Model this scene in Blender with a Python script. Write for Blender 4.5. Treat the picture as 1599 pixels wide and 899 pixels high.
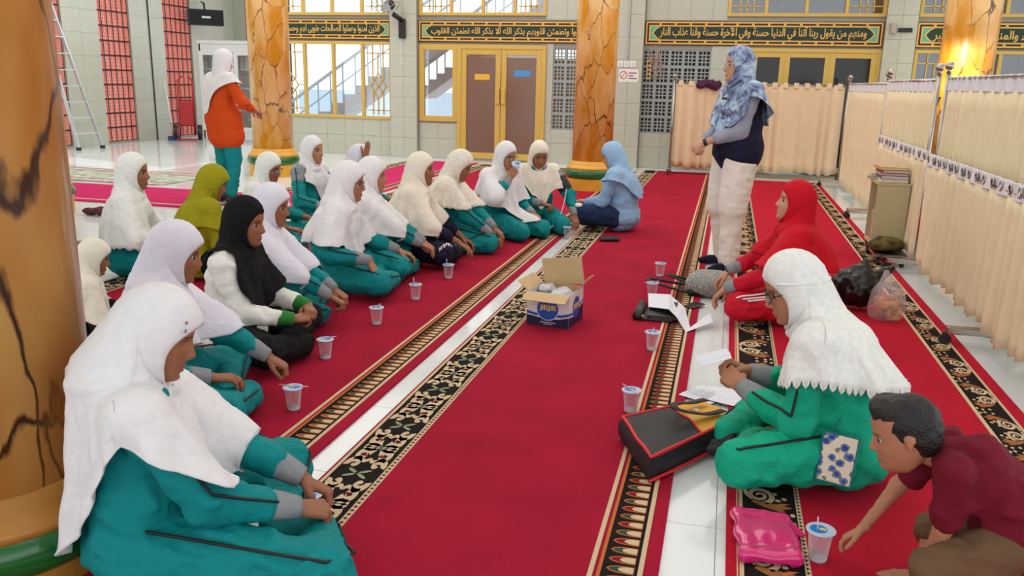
import bpy, bmesh, math, random
import numpy as np
from mathutils import Vector, Matrix
for o in list(bpy.data.objects): bpy.data.objects.remove(o)
random.seed(7); rng = np.random.RandomState(7)
SC = bpy.context.scene; COL = SC.collection
# ---------------------------------------------------------------- camera
CAM_H = 1.32; FPX = 1300.0
cam_d = bpy.data.cameras.new('camera'); cam = bpy.data.objects.new('camera', cam_d); COL.objects.link(cam)
_vp = np.array([344.5, -314.5, FPX]); _Y = _vp/np.linalg.norm(_vp)
_s, _c = math.sin(math.radians(1.3)), math.cos(math.radians(1.3))
_L = -FPX*_Y[2]/(-_Y[0]*_s+_Y[1]*_c)
_D = np.array([-_L*_s, _L*_c, FPX]); _D /= np.linalg.norm(_D)
_R = np.stack([np.cross(_Y, -_D), _Y, -_D])
_m = np.eye(4); _m[:3, 0] = _R@[1, 0, 0]; _m[:3, 1] = _R@[0, -1, 0]; _m[:3, 2] = _R@[0, 0, -1]; _m[:3, 3] = (0, 0, CAM_H)
cam.matrix_world = Matrix(_m.tolist())
cam_d.sensor_width = 36; cam_d.lens = FPX/1599*36; cam_d.clip_start = 0.05; cam_d.clip_end = 200
SC.camera = cam
# ---------------------------------------------------------------- world, light, exposure
w = bpy.data.worlds.new('sky'); SC.world = w; w.use_nodes = True
wn = w.node_tree.nodes; bg = wn['Background']
bg.inputs[0].default_value = (0.93, 0.97, 1.0, 1); bg.inputs[1].default_value = 2.0
vs = SC.view_settings; vs.view_transform = 'Standard'; vs.look = 'None'; vs.gamma = 1; vs.exposure = -0.12; vs.use_curve_mapping = False
def area(name, loc, rot, sx, sy, power, col=(1, 1, 1)):
    d = bpy.data.lights.new(name, 'AREA'); d.shape = 'RECTANGLE'; d.size = sx; d.size_y = sy; d.energy = power; d.color = col
    o = bpy.data.objects.new(name, d); COL.objects.link(o); o.location = loc; o.rotation_euler = rot; return o
# unseen fill lights added high above the prayer hall to brighten it
area('fill_light', (-1.0, 3.5, 4.35), (0, 0, 0), 6, 5, 90, (1, .98, .95))
area('fill_light', (-6.5, 10.5, 4.35), (0, 0, 0), 9, 6, 340, (1, .99, .97))
area('fill_light', (1.0, 9.5, 4.35), (0, 0, 0), 5, 6, 160, (1, .98, .94))
sd = bpy.data.lights.new('sun', 'SUN'); sd.energy = 3.2; sd.angle = .02; sd.color = (1, .95, .86); so_ = bpy.data.objects.new('sun', sd); COL.objects.link(so_)
so_.rotation_euler = Vector((.72, -.22, -.66)).to_track_quat('-Z', 'Y').to_euler()   # from the screened side, low in the sky behind the back wall
# ---------------------------------------------------------------- helpers
def srgb(r, g, b, a=1):
    f = lambda c: ((c/255+.055)/1.055)**2.4 if c/255 > .04045 else c/255/12.92
    return (f(r), f(g), f(b), a)
MATS = {}
def mat(name, col, rough=.6, metal=0, spec=.5, noise=0, nscale=20, bump=0, bscale=60, trans=0, alpha=1, coat=0, sheen=0, emit=0, col2=None, vcol=None, sub=0, bdist=.01):
    if name in MATS: return MATS[name]
    m = bpy.data.materials.new(name); m.use_nodes = True; nt = m.node_tree; n = nt.nodes; p = n['Principled BSDF']
    c = srgb(*col); p.inputs['Base Color'].default_value = c; p.inputs['Roughness'].default_value = rough; p.inputs['Metallic'].default_value = metal
    p.inputs['Specular IOR Level'].default_value = spec; p.inputs['Transmission Weight'].default_value = trans; p.inputs['Alpha'].default_value = alpha
    p.inputs['Coat Weight'].default_value = coat; p.inputs['Sheen Weight'].default_value = sheen
    if sub: p.inputs['Subsurface Weight'].default_value = sub; p.inputs['Subsurface Radius'].default_value = (.012, .005, .003); p.inputs['Subsurface Scale'].default_value = 1
    if emit: p.inputs['Emission Color'].default_value = c; p.inputs['Emission Strength'].default_value = emit
    src = None
    if noise or bump: tc = n.new('ShaderNodeTexCoord')
    if noise:
        nz = n.new('ShaderNodeTexNoise'); nz.inputs['Scale'].default_value = nscale; nz.inputs['Detail'].default_value = 5
        nt.links.new(tc.outputs['Object'], nz.inputs['Vector'])
        rp = n.new('ShaderNodeValToRGB'); rp.color_ramp.elements[0].position = .3; rp.color_ramp.elements[1].position = .7
        k = 1-noise; c2 = srgb(*col2) if col2 else tuple(min(1, x*(1+noise*.6)) for x in c[:3])+(1,)
        rp.color_ramp.elements[0].color = tuple(x*k for x in c[:3])+(1,); rp.color_ramp.elements[1].color = c2
        if col2: rp.color_ramp.elements[0].color = c
        nt.links.new(nz.outputs['Fac'], rp.inputs['Fac']); src = rp.outputs['Color']
    if vcol:
        at = n.new('ShaderNodeAttribute'); at.attribute_name = vcol
        mx = n.new('ShaderNodeMix'); mx.data_type = 'RGBA'; mx.blend_type = 'MULTIPLY'; mx.inputs[0].default_value = 1
        if src: nt.links.new(src, mx.inputs[6])
        else: mx.inputs[6].default_value = c
        nt.links.new(at.outputs['Color'], mx.inputs[7]); src = mx.outputs[2]
    if src: nt.links.new(src, p.inputs['Base Color'])
    if bump:
        nb = n.new('ShaderNodeTexNoise'); nb.inputs['Scale'].default_value = bscale; nb.inputs['Detail'].default_value = 3
        nt.links.new(tc.outputs['Object'], nb.inputs['Vector'])
        b = n.new('ShaderNodeBump'); b.inputs['Strength'].default_value = bump; b.inputs['Distance'].default_value = bdist
        nt.links.new(nb.outputs['Fac'], b.inputs['Height']); nt.links.new(b.outputs['Normal'], p.inputs['Normal'])
    MATS[name] = m; return m
def link(name, me, parent=None, m=None, smooth=False):
    if m is not None:
        me.materials.clear()
        for q in (m if isinstance(m, (list, tuple)) else [m]): me.materials.append(q)
    if smooth: me.polygons.foreach_set('use_smooth', [True]*len(me.polygons))
    o = bpy.data.objects.new(name, me); COL.objects.link(o)
    if parent: o.parent = parent
    return o
def tag(o, label, cat=None, group=None, kind=None):
    if label: o['label'] = label
    if cat: o['category'] = cat
    if group: o['group'] = group
    if kind: o['kind'] = kind
    return o
def empty(name, loc=(0, 0, 0), rz=0, label=None, cat=None, group=None, kind=None):
    o = bpy.data.objects.new(name, None); COL.objects.link(o); o.location = loc; o.rotation_euler = (0, 0, rz); o.empty_display_size = .05
    return tag(o, label, cat, group, kind)
class MB:
    """collects shapes for one mesh"""
    def __init__(s): s.v = []; s.f = []; s.mi = []; s.cur = 0
    def add(s, V, F):
        k = len(s.v); s.v += [tuple(map(float, p)) for p in V]
        for f in F: s.f.append(tuple(i+k for i in f)); s.mi.append(s.cur)
        return s
    def box(s, lo, hi):
        x0, y0, z0 = lo; x1, y1, z1 = hi
        return s.add([(x0, y0, z0), (x1, y0, z0), (x1, y1, z0), (x0, y1, z0), (x0, y0, z1), (x1, y0, z1), (x1, y1, z1), (x0, y1, z1)],
                     [(0, 3, 2, 1), (4, 5, 6, 7), (0, 1, 5, 4), (1, 2, 6, 5), (2, 3, 7, 6), (3, 0, 4, 7)])
    def obox(s, a, b, w, h, up=(0, 0, 1)):
        a = np.array(a, float); b = np.array(b, float); d = b-a; d /= np.linalg.norm(d); u = np.array(up, float)
        sx = np.cross(d, u); sx /= np.linalg.norm(sx); u = np.cross(sx, d); V = []
        for q in (a, b):
            for i, j in ((-1, -1), (1, -1), (1, 1), (-1, 1)): V.append(q+sx*i*w/2+u*j*h/2)
        return s.add(V, [(3, 2, 1, 0), (4, 5, 6, 7), (0, 1, 5, 4), (1, 2, 6, 5), (2, 3, 7, 6), (3, 0, 4, 7)])
    def tube(s, pts, rad, n=8, closed=False, cap=True):
        P = np.array(pts, float); m = len(P); rad = np.broadcast_to(np.array(rad, float), (m,)); V = []
        T = np.gradient(P, axis=0) if not closed else np.roll(P, -1, 0)-np.roll(P, 1, 0)
        T /= np.linalg.norm(T, axis=1)[:, None]+1e-12
        u = np.cross(T[0], (0, 0, 1)); u = u if np.linalg.norm(u) > 1e-3 else np.cross(T[0], (1, 0, 0)); u /= np.linalg.norm(u)
        for i in range(m):
            u = u-T[i]*np.dot(u, T[i]); u /= np.linalg.norm(u); v = np.cross(T[i], u)
            for k in range(n):
                a = 2*math.pi*k/n; V.append(P[i]+rad[i]*(math.cos(a)*u+math.sin(a)*v))
        F = []
        for i in range(m if closed else m-1):
            j = (i+1) % m
            for k in range(n): F.append((i*n+k, i*n+(k+1) % n, j*n+(k+1) % n, j*n+k))
        if cap and not closed: F += [tuple(range(n-1, -1, -1)), tuple((m-1)*n+k for k in range(n))]
        return s.add(V, F)
    def lathe(s, prof, n=32, c=(0, 0, 0), cap=True):
        V = []; m = len(prof)
        for r, z in prof:
            for k in range(n): a = 2*math.pi*k/n; V.append((c[0]+r*math.cos(a), c[1]+r*math.sin(a), c[2]+z))
        F = [(i*n+k, i*n+(k+1) % n, (i+1)*n+(k+1) % n, (i+1)*n+k) for i in range(m-1) for k in range(n)]
        if cap: F += [tuple(range(n-1, -1, -1)), tuple((m-1)*n+k for k in range(n))]
        return s.add(V, F)
    def prism(s, poly, z0, z1):
        n = len(poly); V = [(x, y, z0) for x, y in poly]+[(x, y, z1) for x, y in poly]
        return s.add(V, [tuple(range(n-1, -1, -1)), tuple(range(n, 2*n))]+[(i, (i+1) % n, n+(i+1) % n, n+i) for i in range(n)])
    def ball(s, c, r, n=12, m=8):
        r = np.broadcast_to(np.array(r, float), (3,)); V = [(c[0], c[1], c[2]-r[2])]
        for i in range(1, m):
            t = math.pi*i/m
            for k in range(n): a = 2*math.pi*k/n; V.append((c[0]+r[0]*math.sin(t)*math.cos(a), c[1]+r[1]*math.sin(t)*math.sin(a), c[2]-r[2]*math.cos(t)))
        V.append((c[0], c[1], c[2]+r[2])); F = [(0, 1+(k+1) % n, 1+k) for k in range(n)]
        for i in range(m-2):
            for k in range(n): a = 1+i*n; F.append((a+k, a+(k+1) % n, a+n+(k+1) % n, a+n+k))
        e = 1+(m-2)*n; F += [(e+k, e+(k+1) % n, len(V)-1) for k in range(n)]
        return s.add(V, F)
    def grid(s, P, closeu=False):
        """P: array (m,n,3)"""
        m, n = P.shape[:2]; F = []
        for i in range(m-1):
            for k in range(n if closeu else n-1): F.append((i*n+k, i*n+(k+1) % n, (i+1)*n+(k+1) % n, (i+1)*n+k))
        return s.add(P.reshape(-1, 3), F)
    def mesh(s, name='mesh'):
        me = bpy.data.meshes.new(name); me.from_pydata(s.v, [], s.f)
        if any(s.mi): me.polygons.foreach_set('material_index', s.mi)
        me.update(); return me
    def build(s, name, m, parent=None, smooth=False, bevel=0, label=None):
        o = link(name, s.mesh(name), parent, m, smooth)
        if bevel:
            b = o.modifiers.new('bevel', 'BEVEL'); b.width = bevel; b.segments = 2; b.limit_method = 'ANGLE'; b.angle_limit = .6
        if label: o['label'] = label
        return o
UNIT = MB().box((0, 0, 0), (1, 1, 1))
_unit_cache = {}
def unit_box(name, m, parent, lo, hi):
    """a shared cube scaled to a piece"""
    if m.name not in _unit_cache:
        me = UNIT.mesh('piece_'+m.name); me.materials.append(m); _unit_cache[m.name] = me
    o = bpy.data.objects.new(name, _unit_cache[m.name]); COL.objects.link(o); o.parent = parent
    o.location = lo; o.scale = [max(1e-4, b-a) for a, b in zip(lo, hi)]; return o
def copy_thing(root, loc=None, rz=None, label=None):
    def cp(o, par):
        c = o.copy(); COL.objects.link(c); c.parent = par
        for ch in o.children: cp(ch, c)
        return c
    r = cp(root, None)
    if loc is not None: r.location = loc
    if rz is not None: r.rotation_euler = (0, 0, rz)
    if label: r['label'] = label
    return r
# value noise, vectorised
_perm = np.random.RandomState(3).rand(64, 64, 64)
def vnoise(P):
    i = np.floor(P).astype(int); f = P-i; f = f*f*(3-2*f); i &= 63; j = (i+1) & 63; r = 0
    for dx in (0, 1):
        for dy in (0, 1):
            for dz in (0, 1):
                wgt = (f[..., 0] if dx else 1-f[..., 0])*(f[..., 1] if dy else 1-f[..., 1])*(f[..., 2] if dz else 1-f[..., 2])
                r = r+wgt*_perm[(j if dx else i)[..., 0], (j if dy else i)[..., 1], (j if dz else i)[..., 2]]
    return r*2-1
# ---------------------------------------------------------------- room materials
M_tile = mat('wall_tile', (186, 188, 172), .28, noise=.05, nscale=3)
M_grout = mat('grout', (150, 150, 138), .8)
M_floor = mat('floor_tile', (224, 230, 230), .12, spec=.6, noise=.03, nscale=4)
M_fgrout = mat('floor_grout', (176, 180, 178), .7)
M_yel = mat('yellow_aluminium', (206, 172, 84), .38, metal=.1)
M_glass = bpy.data.materials.new('window_glass'); M_glass.use_nodes = True
_n = M_glass.node_tree.nodes; _n.clear(); _o = _n.new('ShaderNodeOutputMaterial'); _t = _n.new('ShaderNodeBsdfTransparent'); _g = _n.new('ShaderNodeBsdfGlossy'); _x = _n.new('ShaderNodeMixShader')
_t.inputs[0].default_value = (.93, .96, .97, 1); _g.inputs['Roughness'].default_value = .03; _x.inputs[0].default_value = .10
for a, b in ((_t.outputs[0], _x.inputs[1]), (_g.outputs[0], _x.inputs[2]), (_x.outputs[0], _o.inputs[0])): M_glass.node_tree.links.new(a, b)
M_steel = mat('steel_tube', (176, 170, 160), .22, metal=1)
M_black = mat('black_plastic', (24, 24, 26), .45)
M_white = mat('white_plastic', (228, 228, 222), .4)
M_gold = mat('gold_paint', (226, 178, 84), .4, metal=.2)
M_dkgreen = mat('band_green', (18, 50, 42), .6)
M_maroon = mat('band_maroon', (58, 18, 14), .6)
M_mint = mat('band_mint', (92, 178, 150), .6)
M_terra = mat('terracotta', (214, 132, 116), .8, noise=.15, nscale=30)
M_ventgrey = mat('vent_grey_paint', (150, 160, 158), .6)
M_brown = mat('brown_board', (150, 112, 98), .6, noise=.08, nscale=5)
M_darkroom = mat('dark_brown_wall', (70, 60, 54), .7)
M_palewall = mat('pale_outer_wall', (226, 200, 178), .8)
def ftag(o, kind='structure'): o['kind'] = kind; return o
YW = 13.8
# ---------------------------------------------------------------- floor with tiles
floor = ftag(MB().box((-14, -6, -.06), (9, 19, -.004)).build('floor', M_fgrout)); floor['label'] = 'glossy white tiled floor of the prayer hall'
TS = .6; cand = []
CARPETS = [(-2.54, -1.34), (-3.84, -2.64), (-5.14, -3.94), (-1.24, -.09), (.09, 1.30)]
for ix in range(-23, 15):
    for iy in range(-4, 31):
        x0, y0 = ix*TS+.06, iy*TS; x1, y1 = x0+TS, y0+TS; xc, yc = x0+.3, y0+.3
        hid = any(a-.02 <= x0 and x1 <= b+.02 for a, b in CARPETS) or y1 < 1.2 or xc > 3
        az = math.degrees(math.atan2(xc, max(yc, .01))); vis = (not hid) and -48 < az < 22 and yc > 1.2 and (xc > -11.4)
        cand.append((not vis, math.hypot(xc, yc), x0, y0))
cand.sort(); rest = MB()
for k, (nv, d, x0, y0) in enumerate(cand):
    g = .0015
    if k < 300: unit_box('floor_tile', M_floor, floor, (x0+g, y0+g, -.01), (x0+TS-g, y0+TS-g, 0))
    else: rest.box((x0+g, y0+g, -.01), (x0+TS-g, y0+TS-g, 0))
o = rest.build('floor_tile_field', M_floor, floor); o['kind'] = 'stuff'
# ---------------------------------------------------------------- ceiling and unseen shell
ftag(MB().box((-11.6, -6, 4.5), (9, 13.96, 4.7)).box((-11.6, 13.96, 4.5), (-8.3, 18.1, 4.7)).build('ceiling', mat('ceiling_white', (225, 222, 214), .9)))
# ---------------------------------------------------------------- back wall built from tiled pieces
def tiled(wall, x0, x1, z0, z1, y, tw=.34, th=.34, xo=0):
    """ceramic tiles standing 6 mm proud of the back wall at plane y (facing -Y)"""
    z = z0
    while z < z1-.02:
        ze = min(z+th, z1); x = x0
        while x < x1-.02:
            xe = min(x+tw, x1)
            unit_box('wall_tile', M_tile, wall, (x+.002, y-.006, z+.002), (xe-.002, y, ze-.002)); x = xe
        z = ze
wb = MB()   # solid wall body behind the tiles, leaving the openings free
holes = [(-7.95, -5.68, .63, 1.93), (-7.95, -5.68, 2.36, 3.6), (-5.19, -4.5, .63, 1.9), (-4.5, -2.98, 0, 1.9), (-5.19, -3.0, 2.36, 3.6), (-2.87, -1.83, .56, 1.86), (-1.42, -.36, .56, 1.86),
         (-.16, 2.1, 2.36, 3.6), (.2, 2.1, 0, 1.9), (2.55, 4.9, .63, 1.9), (2.55, 4.9, 2.36, 3.6)]
xs = sorted({-8.15, 8.5} | {h[0] for h in holes} | {h[1] for h in holes}); zs = sorted({0, 4.5} | {h[2] for h in holes} | {h[3] for h in holes})
for xa, xb in zip(xs, xs[1:]):
    run = None
    for za, zb in zip(zs, zs[1:]):
        solid = not any(h[0]-1e-6 <= xa and xb <= h[1]+1e-6 and h[2]-1e-6 <= za and zb <= h[3]+1e-6 for h in holes)
        if solid: run = (run[0], zb) if run else (za, zb)
        if (not solid or zb == zs[-1]) and run: wb.box((xa, YW, run[0]), (xb, YW+.16, run[1])); run = None
wall_back = ftag(wb.build('wall_back', M_grout))
for a in [(-8.15, -7.95, 0, 3.4), (-7.95, -5.68, 0, .63), (-5.19, -4.5, 0, .6), (-2.98, -2.87, 0, 1.93), (-2.87, -1.85, 0, .56), (-1.4, .2, 0, .56), (-.36, .2, .56, 1.93), (-3.0, -1.85, 2.3, 3.4), (-1.4, -.16, 2.3, 3.4)]:
    tiled(wall_back, *a, YW)
def pier(name, x0, x1, label):
    p = ftag(MB().box((x0, YW-.10, 0), (x1, YW+.02, 4.5)).build(name, M_grout)); tiled(p, x0, x1, 0, 3.4, YW-.10, tw=(x1-x0)/2)
    return p
pier('trim_1', -5.68, -5.20, ''); pier('trim_2', -1.85, -1.41, ''); pier('trim_3', 2.1, 2.53, '')
# ---------------------------------------------------------------- windows and doors in yellow aluminium
def lattice(parent, x0, x1, z0, z1, y, r=.011):
    """geometric star lattice strips of one grille pane"""
    w = x1-x0; c = (x0+x1)/2; zc = z0+(z1-z0)*.42
    segs = []
    for fx in (.28, .5, .72): segs += [((x0+w*fx, z0+.02), (x0+w*fx, zc-.22 if fx == .5 else zc-.12)), ((x0+w*fx, zc+.22 if fx == .5 else zc+.12), (x0+w*fx, z1-.14))]
    d = [(c, zc+.22), (c+.16*w/.5, zc), (c, zc-.22), (c-.16*w/.5, zc)]
    segs += [(d[i], d[(i+1) % 4]) for i in range(4)]
    segs += [((x0+w*.28, zc+.12), (x0+w*.72, zc-.12)), ((x0+w*.28, zc-.12), (x0+w*.72, zc+.12)), ((x0, zc), (d[3][0], zc)), ((d[1][0], zc), (x1, zc)), ((x0, z1-.14), (x1, z1-.14)), ((x0, z0+.1), (x1, z0+.1))]
    for fx in (.28, .72): segs.append(((x0+w*fx, z1-.14), (x0+w*fx, z1)))
    for a, b in segs:
        MB().obox((a[0], y, a[1]), (b[0], y, b[1]), .018, r*2, (0, 1, 0)).build('lattice_bar', M_yel, parent)
def window(n, x0, x1, z0, z1, cuts, grilles, fw=.05, label=''):
    w = ftag(empty('window_%d' % n, (0, 0, 0))); w['label'] = label
    y0, y1 = YW-.03, YW+.05
    def bar(a, b): MB().box(a, b).build('window_frame', M_yel, w, bevel=.004)
    bar((x0, y0, z0), (x1, y1, z0+fw)); bar((x0, y0, z1-fw), (x1, y1, z1))
    e = [x0]+cuts+[x1]
    for k, x in enumerate(e):
        a = x if k == 0 else (x-fw if k == len(e)-1 else x-fw/2); bar((a, y0+.003, z0+fw), (a+fw, y1, z1-fw))
    for k in range(len(e)-1):
        a, b = e[k]+fw/2, e[k+1]-fw/2
        if k in grilles: lattice(w, a+.03, b-.03, z0+fw, min(z1, z0+1.5)-fw, YW+.02)
        MB().box((a, YW+.035, z0+fw-.01), (b, YW+.041, z1-fw+.01)).build('pane', M_glass, w)
    return w
window(1, -7.95, -5.68, .63, 1.93, [-7.33, -6.78, -6.23], (0, 3), label='wide yellow framed window showing the outdoor stair')
window(2, -7.95, -5.68, 2.36, 3.6, [-7.33, -6.78, -6.23], (0, 3), label='yellow framed upper window above the shortest calligraphy board')
window(3, -5.19, -4.5, .63, 1.9, [], (), .09, label='narrow yellow framed window beside the double door')
window(4, -5.19, -3.0, 2.36, 3.6, [-4.62, -4.07, -3.53], (0, 3), label='yellow framed upper window above the double door')
window(5, -.16, 2.1, 2.36, 3.6, [.4, .98, 1.55], (0, 3), label='yellow framed upper window with dark glass and lattice panes')
window(6, 2.55, 4.9, .63, 1.9, [3.15, 3.7, 4.3], (0,), label='yellow framed window behind the bright painted column')
window(7, 2.55, 4.9, 2.36, 3.6, [3.15, 3.7, 4.3], (0,), label='yellow framed upper window behind the bright painted column')
M_dglass = mat('brown_door_glass', (140, 108, 92), .15, alpha=.6, spec=.6)  # half-clear door glass in one even brown tone
def leaf(door, x0, x1, z0, z1, glass, fw=.09):
    l = MB().box((x0, YW-.035, z0), (x0+fw, YW+.01, z1)).box((x1-fw, YW-.035, z0), (x1, YW+.01, z1)).box((x0+fw, YW-.035, z0), (x1-fw, YW+.01, z0+.1)).box((x0+fw, YW-.035, z1-fw), (x1-fw, YW+.01, z1)).build('door_leaf', M_yel, door, bevel=.004)
    MB().box((x0+fw, YW-.012, z0+.1), (x1-fw, YW-.006, z1-fw)).build('pane', glass, l); return l
d1 = ftag(empty('door_1')); d1['label'] = 'yellow aluminium double door with brown glass'
MB().box((-4.5, YW-.045, 0), (-4.43, YW+.05, 1.9)).box((-3.05, YW-.045, 0), (-2.98, YW+.05, 1.9)).box((-4.43, YW-.045, 1.83), (-3.05, YW+.05, 1.9)).build('door_frame', M_yel, d1, bevel=.004)
for a, b, hx in ((-4.43, -3.745, -3.79), (-3.735, -3.05, -3.69)):
    l = leaf(d1, a, b, .03, 1.83, M_dglass); MB().box((hx-.035, YW-.075, .95), (hx+.035, YW-.035, 1.2)).build('door_handle', M_yel, l, bevel=.006)
o = MB().box((-4.20, YW-.016, 1.335), (-3.94, YW-.012, 1.43)).build('door_sticker', mat('sticker_yellow', (225, 180, 60), .5), d1)
o = MB().box((-3.52, YW-.016, 1.40), (-3.24, YW-.012, 1.50)).build('door_sticker', mat('sticker_blue', (70, 150, 210), .5), d1)
d2 = ftag(empty('door_2')); d2['label'] = 'yellow aluminium doors with dark glass above the folding screen'
MB().box((.2, YW-.045, 0), (.26, YW+.05, 1.9)).box((2.04, YW-.045, 0), (2.1, YW+.05, 1.9)).box((.26, YW-.045, 1.84), (2.04, YW+.05, 1.9)).build('door_frame', M_yel, d2, bevel=.004)
M_cglass = mat('dark_door_glass', (40, 38, 38), .08, alpha=.5, spec=.6)
for a, b in ((.26, .74), (.74, 1.39), (1.39, 2.04)): leaf(d2, a, b, .03, 1.84, M_cglass, .075)
# ---------------------------------------------------------------- grey concrete vent grilles (rows of square-holed blocks)
def block_mesh(w, h, nx, nz, bar, rim, m, depth=.07):
    mb = MB(); mb.box((0, 0, 0), (rim, depth, h)).box((w-rim, 0, 0), (w, depth, h)).box((rim, 0, 0), (w-rim, depth, rim)).box((rim, 0, h-rim), (w-rim, depth, h))
    for i in range(1, nx): x = rim+(w-2*rim)*i/nx; mb.box((x-bar/2, .01, rim), (x+bar/2, depth-.01, h-rim))
    for i in range(1, nz): z = rim+(h-2*rim)*i/nz; mb.box((rim, .012, z-bar/2), (w-rim, depth-.012, z+bar/2))
    me = mb.mesh('block'); me.materials.append(m); return me
vb = block_mesh(.2, .25, 3, 4, .018, .022, M_ventgrey)
def vent(x0, x1, z0, z1, n, label):
    g = ftag(empty('window_%d' % n)); g['label'] = label; nx = round((x1-x0)/.2); nz = round((z1-z0)/.25)
    for i in range(nx):
        for j in range(nz):
            o = bpy.data.objects.new('vent_block', vb); COL.objects.link(o); o.parent = g; o.location = (x0+i*(x1-x0)/nx, YW+.01, z0+j*(z1-z0)/nz); o.scale = ((x1-x0)/nx/.2, 1, (z1-z0)/nz/.25)
    return g
vent(-2.87, -1.83, .56, 1.86, 8, 'grey concrete vent grille behind the painted column')
vent(-1.42, -.36, .56, 1.86, 9, 'grey concrete vent grille with cables beside the folding screen')
# ---------------------------------------------------------------- what is seen outside through the openings
ow = ftag(MB().box((-4.95, 15.6, -.05), (-2.2, 15.8, 1.75)).build('wall_outside', M_brown)); ow['label'] = 'brown wall under the outdoor stair'
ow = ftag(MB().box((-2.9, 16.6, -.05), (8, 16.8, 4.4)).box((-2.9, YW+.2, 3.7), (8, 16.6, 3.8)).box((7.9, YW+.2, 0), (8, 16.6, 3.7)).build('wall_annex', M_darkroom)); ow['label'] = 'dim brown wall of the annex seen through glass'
tag(MB().box((.75, 15.9, 0), (1.7, 16.0, 1.25)).build('notice_board', mat('board_blue', (120, 160, 205), .6)), 'pale blue board standing in the dark annex behind glass', 'board')
def stair(name, x0, z0, x1, z1, y, label):
    s = empty(name, (0, 0, 0), 0, label, 'stairs')
    M_st = mat('stair_white', (206, 218, 232), .7)
    MB().obox((x0, y, z0), (x1, y, z1), .9, .16).build('stringer', mat('stair_side', (190, 180, 186), .8), s)
    MB().obox((x0, y-.42, z0+.85), (x1, y-.42, z1+.85), .05, .05).build('handrail', M_st, s)
    MB().obox((x0, y-.42, z0+.5), (x1, y-.42, z1+.5), .025, .025).build('rail', M_st, s)
    n = 15
    for i in range(n+1):
        t = i/n; x = x0+(x1-x0)*t; z = z0+(z1-z0)*t; MB().box((x-.012, y-.432, z+.06), (x+.012, y-.408, z+.84)).build('baluster', M_st, s)
        if i < n: MB().box((min(x, x+(x1-x0)/n), y-.4, z+.05), (max(x, x+(x1-x0)/n), y+.4, z+.09+(z1-z0)/n)).build('step', mat('stair_tread', (205, 200, 200), .8), s)
    return s
stair('stairs', -9.2, -.35, -5.1, 2.35, 16.2, 'white railed stair rising outside the wide window')
stair('stairs', -6.2, 1.0, -3.6, 2.8, 17.0, 'second stair flight outside above the brown wall')
tag(MB().box((-13, 24, -.05), (-3, 24.2, .95)).build('garden_wall', mat('outer_grey', (188, 205, 222), .8)), 'low pale wall far outside the wide window', 'wall')
# ---------------------------------------------------------------- side wall with terracotta breeze block screens
XL = -11.3
sw = MB()
Yw = [(4.0, 10.9), (12.62, 13.5), (14.36, 15.36), (16.28, 17.9)]
for a, b in Yw: sw.box((XL-.2, a, 0), (XL, b, 4.5))
for a, b in ((10.9, 12.62), (13.5, 14.36), (15.36, 16.28)): sw.box((XL-.2, a, 3.5), (XL, b, 4.5)); sw.box((XL-.2, a, 0), (XL, b, .04))
wall_left = ftag(sw.build('wall_left', M_grout))
for a, b in Yw[1:]:
    z = 0
    while z < 3.2:
        n = max(1, round((b-a)/.45))
        for k in range(n): unit_box('wall_tile', M_tile, wall_left, (XL, a+(b-a)*k/n+.002, z+.002), (XL+.006, a+(b-a)*(k+1)/n-.002, z+.398))
        z += .4
ftag(MB().box((XL+.007, 14.89, 0), (XL+.02, 14.92, 3.4)).build('trim_4', mat('dark_joint', (40, 44, 40), .8)))
far = ftag(MB().box((XL-.2, 17.9, 0), (-11.0, 18.1, 4.5)).box((-11.0, 17.9, 3.4), (-9.9, 18.1, 4.5)).build('wall_far', M_tile))
# one breeze block = 6 cells with 2 x 4 little holes, dark joints between blocks
M_joint = mat('dark_mortar', (58, 26, 24), .8)
tb = block_mesh(.14, .245, 2, 4, .016, .010, M_terra, .045)
def screen(n, axis, a0, a1, z1, label):
    g = ftag(empty('window_%d' % n)); g['label'] = label; na = 6; nz = int(z1/.265); st = (a1-a0)/na
    for i in range(na):
        for j in range(nz):
            o = bpy.data.objects.new('breeze_block', tb); COL.objects.link(o); o.parent = g; s = (st-.022)/.14
            if axis == 'y': o.location = (XL-.04, a0+i*st+.011, .05+j*.265); o.rotation_euler = (0, 0, math.pi/2); o.scale = (s, 1, 1)
            else: o.location = (a0+i*st+.011, 17.94, .05+j*.265); o.scale = (s, 1, 1)
    mb = MB()
    for i in range(na+1):
        t = a0+i*st
        if axis == 'y': mb.box((XL-.09, t-.011, .03), (XL-.036, t+.011, nz*.265+.06))
        else: mb.box((t-.011, 17.945, .03), (t+.011, 18, nz*.265+.06))
    for j in range(nz+1):
        z = .04+j*.265
        if axis == 'y': mb.box((XL-.09, a0, z-.013), (XL-.034, a1, z+.013))
        else: mb.box((a0, 17.943, z-.013), (a1, 18, z+.013))
    mb.build('mortar_joint', M_joint, g)
screen(10, 'y', 11.6, 12.62, 3.4, 'terracotta breeze block screen behind the ladder')
screen(11, 'y', 13.5, 14.36, 3.4, 'orange lit terracotta breeze block screen right of the ladder')
screen(12, 'y', 15.36, 16.28, 3.4, 'terracotta breeze block screen behind the hand truck')
screen(13, 'x', -11.0, -9.9, 3.4, 'terracotta breeze block screen above the glass cabinet')
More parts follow.
